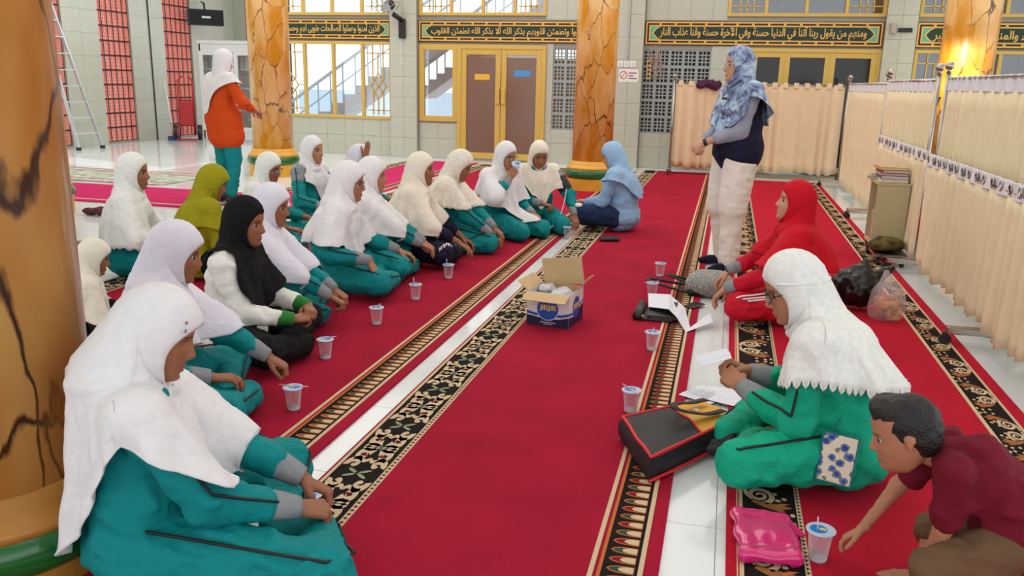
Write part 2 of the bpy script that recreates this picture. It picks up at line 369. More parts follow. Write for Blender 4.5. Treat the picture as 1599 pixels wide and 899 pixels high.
# ---------------------------------------------------------------- calligraphy boards
FORMS = {}
def _reg(ch, iso, n):  # contextual forms: isolated, final, initial, medial
    FORMS[ch] = [chr(iso+k) for k in range(n)]
for ch, iso, n in (('\u0621', 0xFE80, 1), ('\u0622', 0xFE81, 2), ('\u0623', 0xFE83, 2), ('\u0624', 0xFE85, 2), ('\u0625', 0xFE87, 2), ('\u0626', 0xFE89, 4), ('\u0627', 0xFE8D, 2), ('\u0628', 0xFE8F, 4), ('\u0629', 0xFE93, 2), ('\u062a', 0xFE95, 4), ('\u062b', 0xFE99, 4), ('\u062c', 0xFE9D, 4), ('\u062d', 0xFEA1, 4), ('\u062e', 0xFEA5, 4), ('\u062f', 0xFEA9, 2), ('\u0630', 0xFEAB, 2), ('\u0631', 0xFEAD, 2), ('\u0632', 0xFEAF, 2), ('\u0633', 0xFEB1, 4), ('\u0634', 0xFEB5, 4), ('\u0635', 0xFEB9, 4), ('\u0636', 0xFEBD, 4), ('\u0637', 0xFEC1, 4), ('\u0638', 0xFEC5, 4), ('\u0639', 0xFEC9, 4), ('\u063a', 0xFECD, 4), ('\u0641', 0xFED1, 4), ('\u0642', 0xFED5, 4), ('\u0643', 0xFED9, 4), ('\u0644', 0xFEDD, 4), ('\u0645', 0xFEE1, 4), ('\u0646', 0xFEE5, 4), ('\u0647', 0xFEE9, 4), ('\u0648', 0xFEED, 2), ('\u0649', 0xFEEF, 2), ('\u064a', 0xFEF1, 4)): _reg(ch, iso, n)
def shape_ar(txt):
    out = []; i = 0; prev = False
    while i < len(txt):
        c = txt[i]
        if c not in FORMS: out.append(c); prev = False; i += 1; continue
        if c == '\u0644' and i+1 < len(txt) and txt[i+1] in '\u0627\u0622\u0623\u0625':
            base = {'\u0622': 0xFEF5, '\u0623': 0xFEF7, '\u0625': 0xFEF9, '\u0627': 0xFEFB}[txt[i+1]]; out.append(chr(base+(1 if prev else 0))); prev = False; i += 2; continue
        f = FORMS[c]; nx = i+1 < len(txt) and txt[i+1] in FORMS and len(FORMS[txt[i+1]]) > 1; jn = len(f) == 4 and nx; jp = prev and len(f) > 1
        out.append(f[3] if jp and jn else f[1] if jp else f[2] if jn else f[0]); prev = len(f) == 4; i += 1
    return ''.join(reversed(out))
def text_mesh(body, w, h, depth=.004, bold=.012):
    c = bpy.data.curves.new('lettering', 'FONT'); c.body = body; c.size = 1; c.extrude = .01; c.offset = bold; c.resolution_u = 2
    o = bpy.data.objects.new('lettering', c); COL.objects.link(o); bpy.context.view_layer.update()
    me = bpy.data.meshes.new_from_object(o.evaluated_get(bpy.context.evaluated_depsgraph_get())); bpy.data.objects.remove(o)
    V = np.array([v.co for v in me.vertices]); lo = V.min(0); hi = V.max(0)
    V = (V-lo)/(hi-lo+1e-9); V = V*[w, h, depth]; me.vertices.foreach_set('co', V.ravel()); me.update(); return me
def wall_text(me, name, x0, y, z0, m, parent):
    """lay a text mesh (x right, y up) on a wall facing -Y"""
    me.transform(Matrix.Rotation(math.pi/2, 4, 'X')); me.transform(Matrix.Translation((x0, y, z0))); return link(name, me, parent, m)
def calligraphy(x0, x1, z0, z1, txt, label, point_l=True, point_r=True):
    b = empty('calligraphy_board', (0, 0, 0), 0, label, 'board'); h = z1-z0; y = YW-.03
    MB().box((x0, y, z0), (x1, YW-.0075, z1)).build('backing', M_maroon, b)
    g = MB(); t = .016
    for (a, c) in ((.012, .022), (.062, .02)):
        g.box((x0+a, y-.006, z0+a), (x1-a, y-.001, z0+a+c)).box((x0+a, y-.006, z1-a-c), (x1-a, y-.001, z1-a)).box((x0+a, y-.006, z0+a+c), (x0+a+c, y-.001, z1-a-c)).box((x1-a-c, y-.006, z0+a+c), (x1-a, y-.001, z1-a-c))
    n = max(2, round((x1-x0)/.24))
    for k in range(1, n):
        x = x0+(x1-x0)*k/n
        for zz in (z0+.03, z1-.066): g.box((x-.018, y-.006, zz), (x+.018, y-.001, zz+.036))
    g.build('gold_border', M_gold, b)
    i0, i1, k0, k1 = x0+.08, x1-.08, z0+.08, z1-.08; zc = (z0+z1)/2; hh = (k1-k0)/2
    MB().add([(i0, y-.003, k0), (i1, y-.003, k0), (i1, y-.003, k1), (i0, y-.003, k1)], [(0, 1, 2, 3)]).build('mint_corner', M_mint, b)
    def cart(dx, e):
        return [(i0+.16-dx, k0-e), (i1-.16+dx, k0-e), (i1-.10+dx, zc-hh*.6), (i1-.05+dx, zc), (i1-.10+dx, zc+hh*.6), (i1-.16+dx, k1+e), (i0+.16-dx, k1+e), (i0+.10-dx, zc+hh*.6), (i0+.05-dx, zc), (i0+.10-dx, zc-hh*.6)]
    for nm, m, dx, e, yy in (('gold_cartouche', M_gold, .025, 0, y-.006), ('green_field', M_dkgreen, 0, -.004, y-.009)):
        P = cart(dx, e); k = len(P); MB().add([(p[0], yy, p[1]) for p in P]+[(p[0], y, p[1]) for p in P], [tuple(range(k))]+[(i, k+i, k+(i+1) % k, (i+1) % k) for i in range(k)]).build(nm, m, b)
    wall_text(text_mesh(shape_ar(txt), i1-i0-.30, (k1-k0)*1.04, .004, .02), 'lettering', i0+.15, y-.009, k0-(k1-k0)*.02, M_gold, b)
    return b
calligraphy(-8.1, -5.66, 1.96, 2.30, '\u0627\u0644\u0630\u064a\u0646 \u0622\u0645\u0646\u0648\u0627 \u0648\u0639\u0645\u0644\u0648\u0627 \u0627\u0644\u0635\u0627\u0644\u062d\u0627\u062a \u0637\u0648\u0628\u0649 \u0644\u0647\u0645 \u0648\u062d\u0633\u0646 \u0645\u0622\u0628', 'green and gold calligraphy board above the wide stair window')
calligraphy(-5.19, -1.86, 1.94, 2.28, '\u0627\u0644\u0630\u064a\u0646 \u0622\u0645\u0646\u0648\u0627 \u0648\u062a\u0637\u0645\u0626\u0646 \u0642\u0644\u0648\u0628\u0647\u0645 \u0628\u0630\u0643\u0631 \u0627\u0644\u0644\u0647 \u0623\u0644\u0627 \u0628\u0630\u0643\u0631 \u0627\u0644\u0644\u0647 \u062a\u0637\u0645\u0626\u0646 \u0627\u0644\u0642\u0644\u0648\u0628', 'green and gold calligraphy board above the yellow double door')
calligraphy(-1.40, 2.09, 1.93, 2.29, '\u0648\u0645\u0646\u0647\u0645 \u0645\u0646 \u064a\u0642\u0648\u0644 \u0631\u0628\u0646\u0627 \u0622\u062a\u0646\u0627 \u0641\u064a \u0627\u0644\u062f\u0646\u064a\u0627 \u062d\u0633\u0646\u0629 \u0648\u0641\u064a \u0627\u0644\u0622\u062e\u0631\u0629 \u062d\u0633\u0646\u0629 \u0648\u0642\u0646\u0627 \u0639\u0630\u0627\u0628 \u0627\u0644\u0646\u0627\u0631', 'green and gold calligraphy board above the standing woman')
calligraphy(2.54, 5.6, 1.93, 2.29, '\u0625\u0646 \u0627\u0644\u0635\u0644\u0627\u0629 \u062a\u0646\u0647\u0649 \u0639\u0646 \u0627\u0644\u0641\u062d\u0634\u0627\u0621 \u0648\u0627\u0644\u0645\u0646\u0643\u0631 \u0648\u0644\u0630\u0643\u0631 \u0627\u0644\u0644\u0647 \u0623\u0643\u0628\u0631', 'green and gold calligraphy board partly hidden by the bright column')
# ---------------------------------------------------------------- painted faux marble columns
def marble(name, base, pale, vein, sc):
    m = bpy.data.materials.new(name); m.use_nodes = True; nt = m.node_tree; n = nt.nodes; p = n['Principled BSDF']; L = nt.links.new
    tc = n.new('ShaderNodeTexCoord'); mp = n.new('ShaderNodeMapping'); mp.inputs['Rotation'].default_value = (.55, .65, .3); mp.inputs['Scale'].default_value = (sc*1.1, sc*1.1, sc*.42); L(tc.outputs['Object'], mp.inputs['Vector'])
    nz = n.new('ShaderNodeTexNoise'); nz.inputs['Scale'].default_value = 1.6; nz.inputs['Detail'].default_value = 4; L(mp.outputs[0], nz.inputs['Vector'])
    ad = n.new('ShaderNodeMix'); ad.data_type = 'RGBA'; ad.blend_type = 'LINEAR_LIGHT'; ad.inputs[0].default_value = .28; L(mp.outputs[0], ad.inputs[6]); L(nz.outputs['Color'], ad.inputs[7])
    v = n.new('ShaderNodeTexVoronoi'); v.feature = 'DISTANCE_TO_EDGE'; v.inputs['Scale'].default_value = 1; L(ad.outputs[2], v.inputs['Vector'])
    vc = n.new('ShaderNodeTexVoronoi'); vc.inputs['Scale'].default_value = 1; L(ad.outputs[2], vc.inputs['Vector'])
    n2 = n.new('ShaderNodeTexNoise'); n2.inputs['Scale'].default_value = 1.1; n2.inputs['Detail'].default_value = 3; L(mp.outputs[0], n2.inputs['Vector'])
    sep = n.new('ShaderNodeSeparateColor'); L(vc.outputs['Color'], sep.inputs[0])
    mxf = n.new('ShaderNodeMath'); mxf.operation = 'MULTIPLY_ADD'; mxf.inputs[1].default_value = .22; L(sep.outputs[0], mxf.inputs[0]); L(n2.outputs['Fac'], mxf.inputs[2])
    r = n.new('ShaderNodeValToRGB'); e = r.color_ramp.elements; e[0].position = .50; e[0].color = srgb(*base); e[1].position = .80; e[1].color = srgb(*pale); L(mxf.outputs[0], r.inputs[0])
    # vein width varies
    n3 = n.new('ShaderNodeTexNoise'); n3.inputs['Scale'].default_value = .9; L(mp.outputs[0], n3.inputs['Vector'])
    wd = n.new('ShaderNodeMapRange'); wd.inputs[1].default_value = .45; wd.inputs[2].default_value = .72; wd.inputs[3].default_value = .010; wd.inputs[4].default_value = .05; L(n3.outputs['Fac'], wd.inputs[0])
    dv = n.new('ShaderNodeMath'); dv.operation = 'DIVIDE'; L(v.outputs['Distance'], dv.inputs[0]); L(wd.outputs[0], dv.inputs[1])
    vr = n.new('ShaderNodeValToRGB'); q = vr.color_ramp.elements; q[0].position = .25; q[0].color = (1, 1, 1, 1); q[1].position = 1; q[1].color = (0, 0, 0, 1); L(dv.outputs[0], vr.inputs[0])
    n4 = n.new('ShaderNodeTexNoise'); n4.inputs['Scale'].default_value = .55; n4.inputs['Detail'].default_value = 2; L(mp.outputs[0], n4.inputs['Vector'])
    g4 = n.new('ShaderNodeMapRange'); g4.inputs[1].default_value = .40; g4.inputs[2].default_value = .54; L(n4.outputs['Fac'], g4.inputs[0])
    mm = n.new('ShaderNodeMath'); mm.operation = 'MULTIPLY'; L(vr.outputs[0], mm.inputs[0]); L(g4.outputs[0], mm.inputs[1])
    m2 = n.new('ShaderNodeMix'); m2.data_type = 'RGBA'; m2.inputs[7].default_value = srgb(*vein); L(mm.outputs[0], m2.inputs[0]); L(r.outputs[0], m2.inputs[6])
    L(m2.outputs[2], p.inputs['Base Color']); p.inputs['Roughness'].default_value = .3; p.inputs['Coat Weight'].default_value = .3; p.inputs['Coat Roughness'].default_value = .15
    return m
M_mar = marble('painted_marble', (216, 146, 22), (236, 190, 120), (104, 62, 32), 5.0)
M_marn = marble('painted_marble_brown', (186, 118, 44), (214, 164, 92), (66, 40, 24), 3.2)
M_ring = mat('green_gloss', (14, 96, 40), .2, coat=.4)
M_colbase = mat('column_base_gold', (222, 164, 52), .35, noise=.1, nscale=6)
def column(x, y, r, m, label, mb_=None, k=.78, dz=0):
    c = empty('column', (x, y, 0), 0, label, 'column')
    Z = lambda q: [(a, max(0, b*k-dz) if b < 1 else b) for a, b in q]
    MB().lathe(Z([(r, .46), (r, 4.5)]), 48).build('shaft', m, c, True)
    MB().lathe(Z([(r+.001, .34), (r+.06, .34), (r+.06, .375), (r+.04, .39), (r+.02, .42), (r+.01, .47), (r, .475)]), 48).build('moulding', mb_ or M_colbase, c, True)
    MB().lathe(Z([(r, .2)]+[(r+.05+.03*math.cos(t), .27+.075*math.sin(t)) for t in np.linspace(-1.6, 1.6, 9)]+[(r, .34)]), 48).build('green_ring', M_ring, c, True)
    MB().lathe(Z([(r+.06, 0), (r+.06, .2), (r, .2)]), 48).build('plinth', mb_ or M_colbase, c, False)
    return c
column(-1.90, 1.70, .265, M_marn, 'huge brown faux marble column nearest the camera', mat('column_base_brown', (176, 120, 48), .35, noise=.15, nscale=6), k=.74, dz=.08)
column(-6.02, 10.35, .27, M_mar, 'yellow faux marble column behind the orange jacketed woman')
column(-1.66, 10.6, .255, M_mar, 'yellow faux marble column behind the woman in light blue')
column(2.6, 11.0, .29, M_mar, 'brightly lit yellow column behind the tall screens')
column(-6.32, 6.5, .27, M_mar, 'column mostly hidden behind the nearest column, only its green ring showing')
# ---------------------------------------------------------------- carpets
M_red = mat('red_carpet', (168, 22, 52), .95, spec=.15, noise=.16, nscale=3.0, bump=.5, bscale=220, sheen=0)
M_red2 = mat('bright_red_carpet', (186, 22, 48), .95, spec=.15, noise=.10, nscale=3.0, bump=.5, bscale=220, sheen=0)
M_pink = mat('pink_carpet', (196, 40, 98), .95, spec=.15, noise=.10, nscale=4, bump=.4, bscale=220, sheen=0)
M_cream = mat('carpet_cream', (214, 190, 154), .95, spec=.1, bump=.4, bscale=300)
M_cblk = mat('carpet_black', (34, 28, 28), .95, spec=.1)
M_cbrn = mat('carpet_brown', (156, 104, 62), .95, spec=.1)
M_cgrn = mat('carpet_green', (44, 82, 62), .95, spec=.1)
M_csage = mat('carpet_sage', (150, 160, 128), .95, spec=.1)
M_cmar = mat('carpet_maroon', (140, 24, 44), .95, spec=.1)
M_corng = mat('carpet_orange', (190, 110, 60), .95, spec=.1)
CARP_M = [M_cblk, M_cream, M_cbrn, M_cgrn, M_cmar, M_corng, M_csage]
def ribbon(pts, w):
    P = np.array(pts, float); w = np.broadcast_to(np.array(w, float), (len(P),)); T = np.gradient(P, axis=0); T /= np.linalg.norm(T, axis=1)[:, None]+1e-9
    N = np.stack([-T[:, 1], T[:, 0]], 1)*w[:, None]/2; V = np.concatenate([P+N, P-N]); n = len(P)
    return V, [(i, n+i, n+i+1, i+1) for i in range(n-1)]
def spiral(cx, cy, r, turns, a0, s=1, n=26):
    t = np.linspace(0, 1, n); a = a0+s*turns*2*math.pi*t; rr = r*(1-t*.86); return np.stack([cx+rr*np.cos(a), cy+rr*np.sin(a)], 1)
def blob(cx, cy, rx, ry, n=8, rot=0):
    a = np.arange(n)/n*2*math.pi; x = rx*np.cos(a); y = ry*np.sin(a); return np.stack([cx+x*math.cos(rot)-y*math.sin(rot), cy+x*math.sin(rot)+y*math.cos(rot)], 1)
class Motif:
    def __init__(s): s.p = []
    def rib(s, pts, w, m, z=0): V, F = ribbon(pts, w); s.p.append((V, F, m, z)); return s
    def poly(s, pts, m, z=0): s.p.append((np.array(pts, float), [tuple(range(len(pts)))], m, z)); return s
    def lay(s, name, parent, x0, w, y0, y1, per, z, flip=False, mirror_alt=False):
        """tile along y; motif x in 0..1 of width w, y in 0..1 of per"""
        V = []; F = []; MI = []; n = int((y1-y0)/per); k = 0
        for i in range(n):
            for P, Fs, m, dz in s.p:
                x = P[:, 0]; y = P[:, 1]
                if mirror_alt and i % 2: y = 1-y
                x = 1-x if flip else x
                V.append(np.stack([x0+x*w, y0+(i+y)*per, np.full(len(P), z+dz*.0004)], 1))
                rev = flip ^ bool(mirror_alt and i % 2)
                for f in Fs: F.append(tuple(k+q for q in (f[::-1] if rev else f))); MI.append(m)
                k += len(P)
        me = bpy.data.meshes.new(name); me.from_pydata(np.concatenate(V).tolist(), [], F); me.polygons.foreach_set('material_index', MI); me.update()
        for q in CARP_M: me.materials.append(q)
        o = link(name, me, parent); o['kind'] = 'stuff'; return o
# tongue border (x across, y along)
def tongue(inner):
    m = Motif(); t = np.linspace(0, 1, 9)
    for k, c in ((0, inner[0]), (1, inner[1])):
        b = k*.5; up = np.stack([.10+.78*t, b+.25+.19*np.sqrt(np.clip(1-t**3, 0, 1))], 1); dn = np.stack([.10+.78*t[::-1], b+.25-.19*np.sqrt(np.clip(1-t[::-1]**3, 0, 1))], 1); m.poly(np.concatenate([up, dn[1:]])[::-1], 5, 1)
        q = lambda s: np.concatenate([np.stack([.12+.70*s*t, b+.25+.14*np.sqrt(np.clip(1-t**3, 0, 1))], 1), np.stack([.12+.70*s*t[::-1], b+.25-.14*np.sqrt(np.clip(1-t[::-1]**3, 0, 1))], 1)[1:]])[::-1]
        m.poly(q(1), c, 2); m.poly(q(.62), 1, 3)
    return m
T_red = tongue((4, 3)); T_grn = tongue((2, 3))
S = Motif()   # wide scroll border: flower, scroll pair, cartouche, scroll pair
for sy, base in ((1, 0), (-1, 1)):
    for sx in (1, -1):
        X = lambda p: np.stack([.5+sx*(p[:, 0]), base+sy*p[:, 1]], 1)
        S.rib(X(spiral(.26, .17, .16, .95, -.4, 1)*[1, .62]+[0, .065]), np.linspace(.12, .055, 26), 1, 1)
        S.rib(X(spiral(.23, .335, .19, 1.05, 2.6, -1)*[1, .62]+[0, .127]), np.linspace(.125, .055, 26), 1, 1)
        S.rib(X(np.array([(.0, .27), (.08, .225), (.16, .24), (.27, .29), (.36, .25)])), .06, 1, 1)
        S.poly(X(blob(.2, .335, .05, .025))[::1 if sx*sy < 0 else -1][::-1], 4, 2)
        S.rib(X(np.array([(.06, .47), (.2, .44), (.34, .455), (.38, .5)])), .05, 1, 1)
        S.poly(X(blob(.14, .04, .13, .022, 8, .25))[::-1 if sx*sy < 0 else 1], 6, 2)
        S.poly(X(blob(.28, .5, .05, .012))[::-1 if sx*sy < 0 else 1], 2, 2)
S.poly(blob(.5, .5, .1, .03), 6, 2); S.poly(blob(.5, .5, .05, .015), 3, 3); S.poly(blob(.5, .0, .05, .02), 3, 4)
A = Motif()   # acanthus spiral border
A.rib(spiral(.32, .30, .26, 1.7, 1.2, -1, 36), np.linspace(.11, .05, 36), 1, 1)
A.rib([(.06, .02), (.05, .15), (.08, .32), (.18, .46)], [.05, .08, .08, .05], 1, 1)
A.rib([(.18, .52), (.4, .60), (.62, .66), (.9, .62)], [.07, .18, .22, .03], 2, 1)
A.rib([(.5, .62), (.64, .74), (.78, .78)], [.1, .1, .01], 2, 2); A.rib([(.6, .62), (.74, .54), (.86, .5)], [.08, .08, .01], 5, 2)
for q in ((.6, .2), (.78, .34), (.66, .42), (.9, .86), (.74, .92), (.5, .88)): A.poly(blob(q[0], q[1], .06, .05, 6, q[0]*5), 1, 1)
C_ = Motif()
for k in range(2): C_.poly(blob(.5, .25+.5*k, .3, .14, 6), 4 if k else 3, 1)
TRI = Motif(); TRI.poly([(.15, .15), (.85, .5), (.15, .85)], 0, 1)
def carpet(x0, x1, y0, y1, m, label, left=None, right=None, z=.010, name='carpet'):
    c = empty(name, (0, 0, 0), 0, label, 'carpet')
    MB().box((x0, y0, 0), (x1, y1, z)).build('pile', m, c)
    def stripe(nm, a, b, mm, dz=.0006): MB().box((min(a, b), y0, z), (max(a, b), y1, z+dz)).build(nm, mm, c)
    for side, spec in (('l', left), ('r', right)):
        if not spec: continue
        e = (lambda d: x0+d) if side == 'l' else (lambda d: x1-d)
        kind, mg, wd = spec
        stripe('border_band', e(mg), e(mg+wd), M_cblk)
        if kind == 'tongue':
            stripe('border_line', e(mg-.008), e(mg+.006), M_cream, .002); stripe('border_line', e(mg+wd-.004), e(mg+wd+.006), M_corng, .002); stripe('border_line', e(mg+wd+.016), e(mg+wd+.030), M_cream, .002)
            (T_red if x0 > -1.3 else T_grn).lay('border_motif', c, min(e(mg+.006), e(mg+wd-.004)), wd-.01, y0, y1, .10, z+.0007, flip=(side == 'r') ^ False)
        elif kind == 'scroll':
            stripe('border_line', e(mg-.012), e(mg), M_cream, .002); stripe('border_line', e(mg+wd), e(mg+wd+.022), M_cream, .001)
            S.lay('border_motif', c, min(e(mg), e(mg+wd)), wd, y0, y1, .42, z+.0007)
            C_.lay('border_motif', c, min(e(mg+wd), e(mg+wd+.022)), .022, y0, y1, .05, z+.0012)
        else:
            stripe('border_line', e(mg-.012), e(mg), M_cream, .002); stripe('border_line', e(mg+wd-.004), e(mg+wd+.012), M_cream, .002)
            if side == 'l' and mg < .1: stripe('border_line', e(.030), e(.034), M_cream, .001); TRI.lay('border_motif', c, min(e(mg+wd-.002), e(mg+wd+.012)), .014, y0, y1, .022, z+.0022)
            A.lay('border_motif', c, min(e(mg), e(mg+wd)), wd, y0, y1, .20, z+.0007, flip=(side == 'r'), mirror_alt=True)
    return c
carpet(-2.54, -1.34, .3, 13.0, M_red, 'red runner carpet the white veiled row sits on', ('scroll', .02, .18), ('tongue', .055, .11))
carpet(-1.24, -.09, .3, 13.3, M_red, 'red runner carpet carrying the cardboard box', ('scroll', .022, .165), ('tongue', .05, .11))
carpet(.09, 1.30, .3, 12.6, M_red2, 'bright red runner carpet under the seated woman in red', ('acanthus', .05, .17), ('acanthus', .07, .12))
carpet(-3.84, -2.64, 1.5, 13.0, M_red, 'red runner carpet under the second row of women', ('scroll', .02, .18), ('tongue', .055, .11))
carpet(-5.14, -3.94, 7.6, 13.2, M_pink, 'pink runner carpet between the second row and the far columns', ('scroll', .02, .18), ('tongue', .055, .11))
carpet(1.72, 2.92, 2.5, 12.6, M_red2, 'red runner carpet showing beneath the curtained screens', ('acanthus', .05, .14), ('acanthus', .07, .12))
def cross_carpet(x0, x1, y0, y1, label, m):
    c = empty('carpet', (0, 0, 0), 0, label, 'carpet'); MB().box((x0, y0, 0), (x1, y1, .012)).build('pile', m, c)
    for a, b in ((y0, y0+.03), (y1-.03, y1), (y0+.2, y0+.23), (y1-.23, y1-.2)): MB().box((x0, a, .012), (x1, b, .0135)).build('border_line', M_pink, c)
    return c
M_ptn = mat('patterned_pale_carpet', (206, 208, 196), .95, noise=.3, nscale=9, col2=(120, 140, 110))
cross_carpet(-10.5, -6.6, 8.7, 9.9, 'pale patterned carpet with pink lines lying across the hall', M_ptn)
c = empty('carpet', (0, 0, 0), 0, 'magenta runner carpet lying across the hall behind the olive veil', 'carpet'); MB().box((-9.0, 7.3, 0), (-5.3, 8.5, .012)).build('pile', M_pink, c); MB().box((-9.0, 7.4, .012), (-5.3, 7.44, .0135)).build('border_line', M_cream, c)
# ================================================================ people
def RC(a, b, ra, rb=None): return ('c', np.array(a, float), np.array(b, float), ra, ra if rb is None else rb)
def EL(c, r): return ('e', np.array(c, float), np.array(r, float))
def prim_d(p, P):
    if p[0] == 'c':
        _, a, b, ra, rb = p; ba = b-a; t = np.clip(((P-a)@ba)/(ba@ba+1e-12), 0, 1)
        return np.linalg.norm(P-a-t[..., None]*ba, axis=-1)-(ra+(rb-ra)*t)
    _, c, r = p; q = (P-c)/r; k0 = np.linalg.norm(q, axis=-1); k1 = np.linalg.norm(q/r, axis=-1)+1e-9; return k0*(k0-1)/k1
def prim_box(p):
    if p[0] == 'c': m = max(p[3], p[4]); return np.minimum(p[1], p[2])-m, np.maximum(p[1], p[2])+m
    return p[1]-p[2], p[1]+p[2]
def sdf(prims, P, k=.03):
    f = None
    for p in prims:
        d = prim_d(p, P)
        if f is None: f = d
        else: h = np.clip(.5+.5*(f-d)/k, 0, 1); f = f*(1-h)+d*h-k*h*(1-h)
    return f
def nets(prims, vox, k=.03, wr=None):
    """surface nets of a smooth union; wr(P) adds wrinkles"""
    lo = np.min([prim_box(p)[0] for p in prims], 0)-vox*3-k*.3; hi = np.max([prim_box(p)[1] for p in prims], 0)+vox*3+k*.3
    n = np.ceil((hi-lo)/vox).astype(int)+1; F = np.full(n, .3)
    ax = [lo[i]+vox*np.arange(n[i]) for i in range(3)]
    for p in prims:
        a, b = prim_box(p); m = k+vox*2.5; i0 = np.maximum(0, np.floor((a-m-lo)/vox).astype(int)); i1 = np.minimum(n, np.ceil((b+m-lo)/vox).astype(int)+1)
        sl = tuple(slice(i0[i], i1[i]) for i in range(3)); G = np.stack(np.meshgrid(*[ax[i][sl[i]] for i in range(3)], indexing='ij'), -1)
        d = prim_d(p, G); f = F[sl]; h = np.clip(.5+.5*(f-d)/k, 0, 1); F[sl] = f*(1-h)+d*h-k*h*(1-h)
    if wr is not None:
        msk = np.abs(F) < vox*3; idx = np.argwhere(msk); P = lo+idx*vox; F[msk] += wr(P)
    S = F < 0; C = S[:-1, :-1, :-1].astype(np.int8); cnt = sum(S[i:n[0]-1+i, j:n[1]-1+j, l:n[2]-1+l].astype(np.int8) for i in (0, 1) for j in (0, 1) for l in (0, 1))
    cells = np.argwhere((cnt > 0) & (cnt < 8)); ids = -np.ones(C.shape, int); ids[tuple(cells.T)] = np.arange(len(cells))
    acc = np.zeros((len(cells), 3)); num = np.zeros(len(cells))
    cor = [(i, j, l) for i in (0, 1) for j in (0, 1) for l in (0, 1)]
    for a in cor:
        for x in range(3):
            if a[x]: continue
            b = list(a); b[x] = 1; fa = F[tuple((cells+a).T)]; fb = F[tuple((cells+b).T)]; cr = (fa < 0) != (fb < 0)
            t = np.where(cr, fa/(fa-fb+1e-12), 0); pt = np.tile(np.array(a, float), (len(cells), 1)); pt[:, x] = t; acc += pt*cr[:, None]; num += cr
    V = lo+(cells+acc/num[:, None])*vox
    FF = []
    for x in range(3):
        y, z = (x+1) % 3, (x+2) % 3; s0 = [slice(None)]*3; s1 = [slice(None)]*3; s0[x] = slice(0, -1); s1[x] = slice(1, None)
        A, B = S[tuple(s0)], S[tuple(s1)]; E = np.argwhere(A != B); E = E[(E[:, y] > 0) & (E[:, z] > 0) & (E[:, y] < n[y]-1) & (E[:, z] < n[z]-1)]
        ey = np.zeros(3, int); ey[y] = 1; ez = np.zeros(3, int); ez[z] = 1
        q = np.stack([ids[tuple((E-ey-ez).T)], ids[tuple((E-ez).T)], ids[tuple(E.T)], ids[tuple((E-ey).T)]], 1)
        fl = ~A[tuple(E.T)]; q[fl] = q[fl][:, ::-1]; FF.append(q)
    return V, np.concatenate(FF)
def np_mesh(name, parts):
    """parts: list of (V, F(int array or list), colour or None) -> one mesh"""
    me = bpy.data.meshes.new(name); Vs = []; Fs = []; cols = []; k = 0
    for V, F, c in parts:
        Vs.append(V); Fs += [tuple(int(i)+k for i in f) for f in F]; k += len(V)
        cols.append(np.ones((len(V), 3)) if c is None else np.broadcast_to(c, (len(V), 3)))
    me.from_pydata(np.concatenate(Vs).tolist(), [], Fs); me.update()
    ca = me.color_attributes.new('Col', 'FLOAT_COLOR', 'POINT'); cc = np.concatenate(cols); ca.data.foreach_set('color', np.concatenate([cc, np.ones((len(cc), 1))], 1).ravel())
    me.polygons.foreach_set('use_smooth', [True]*len(me.polygons)); return me
def rot(ax, a):
    c, s = math.cos(a), math.sin(a); return np.array({'x': [[1, 0, 0], [0, c, -s], [0, s, c]], 'y': [[c, 0, s], [0, 1, 0], [-s, 0, c]], 'z': [[c, -s, 0], [s, c, 0], [0, 0, 1]]}[ax])
def unit(v): v = np.array(v, float); return v/(np.linalg.norm(v)+1e-12)
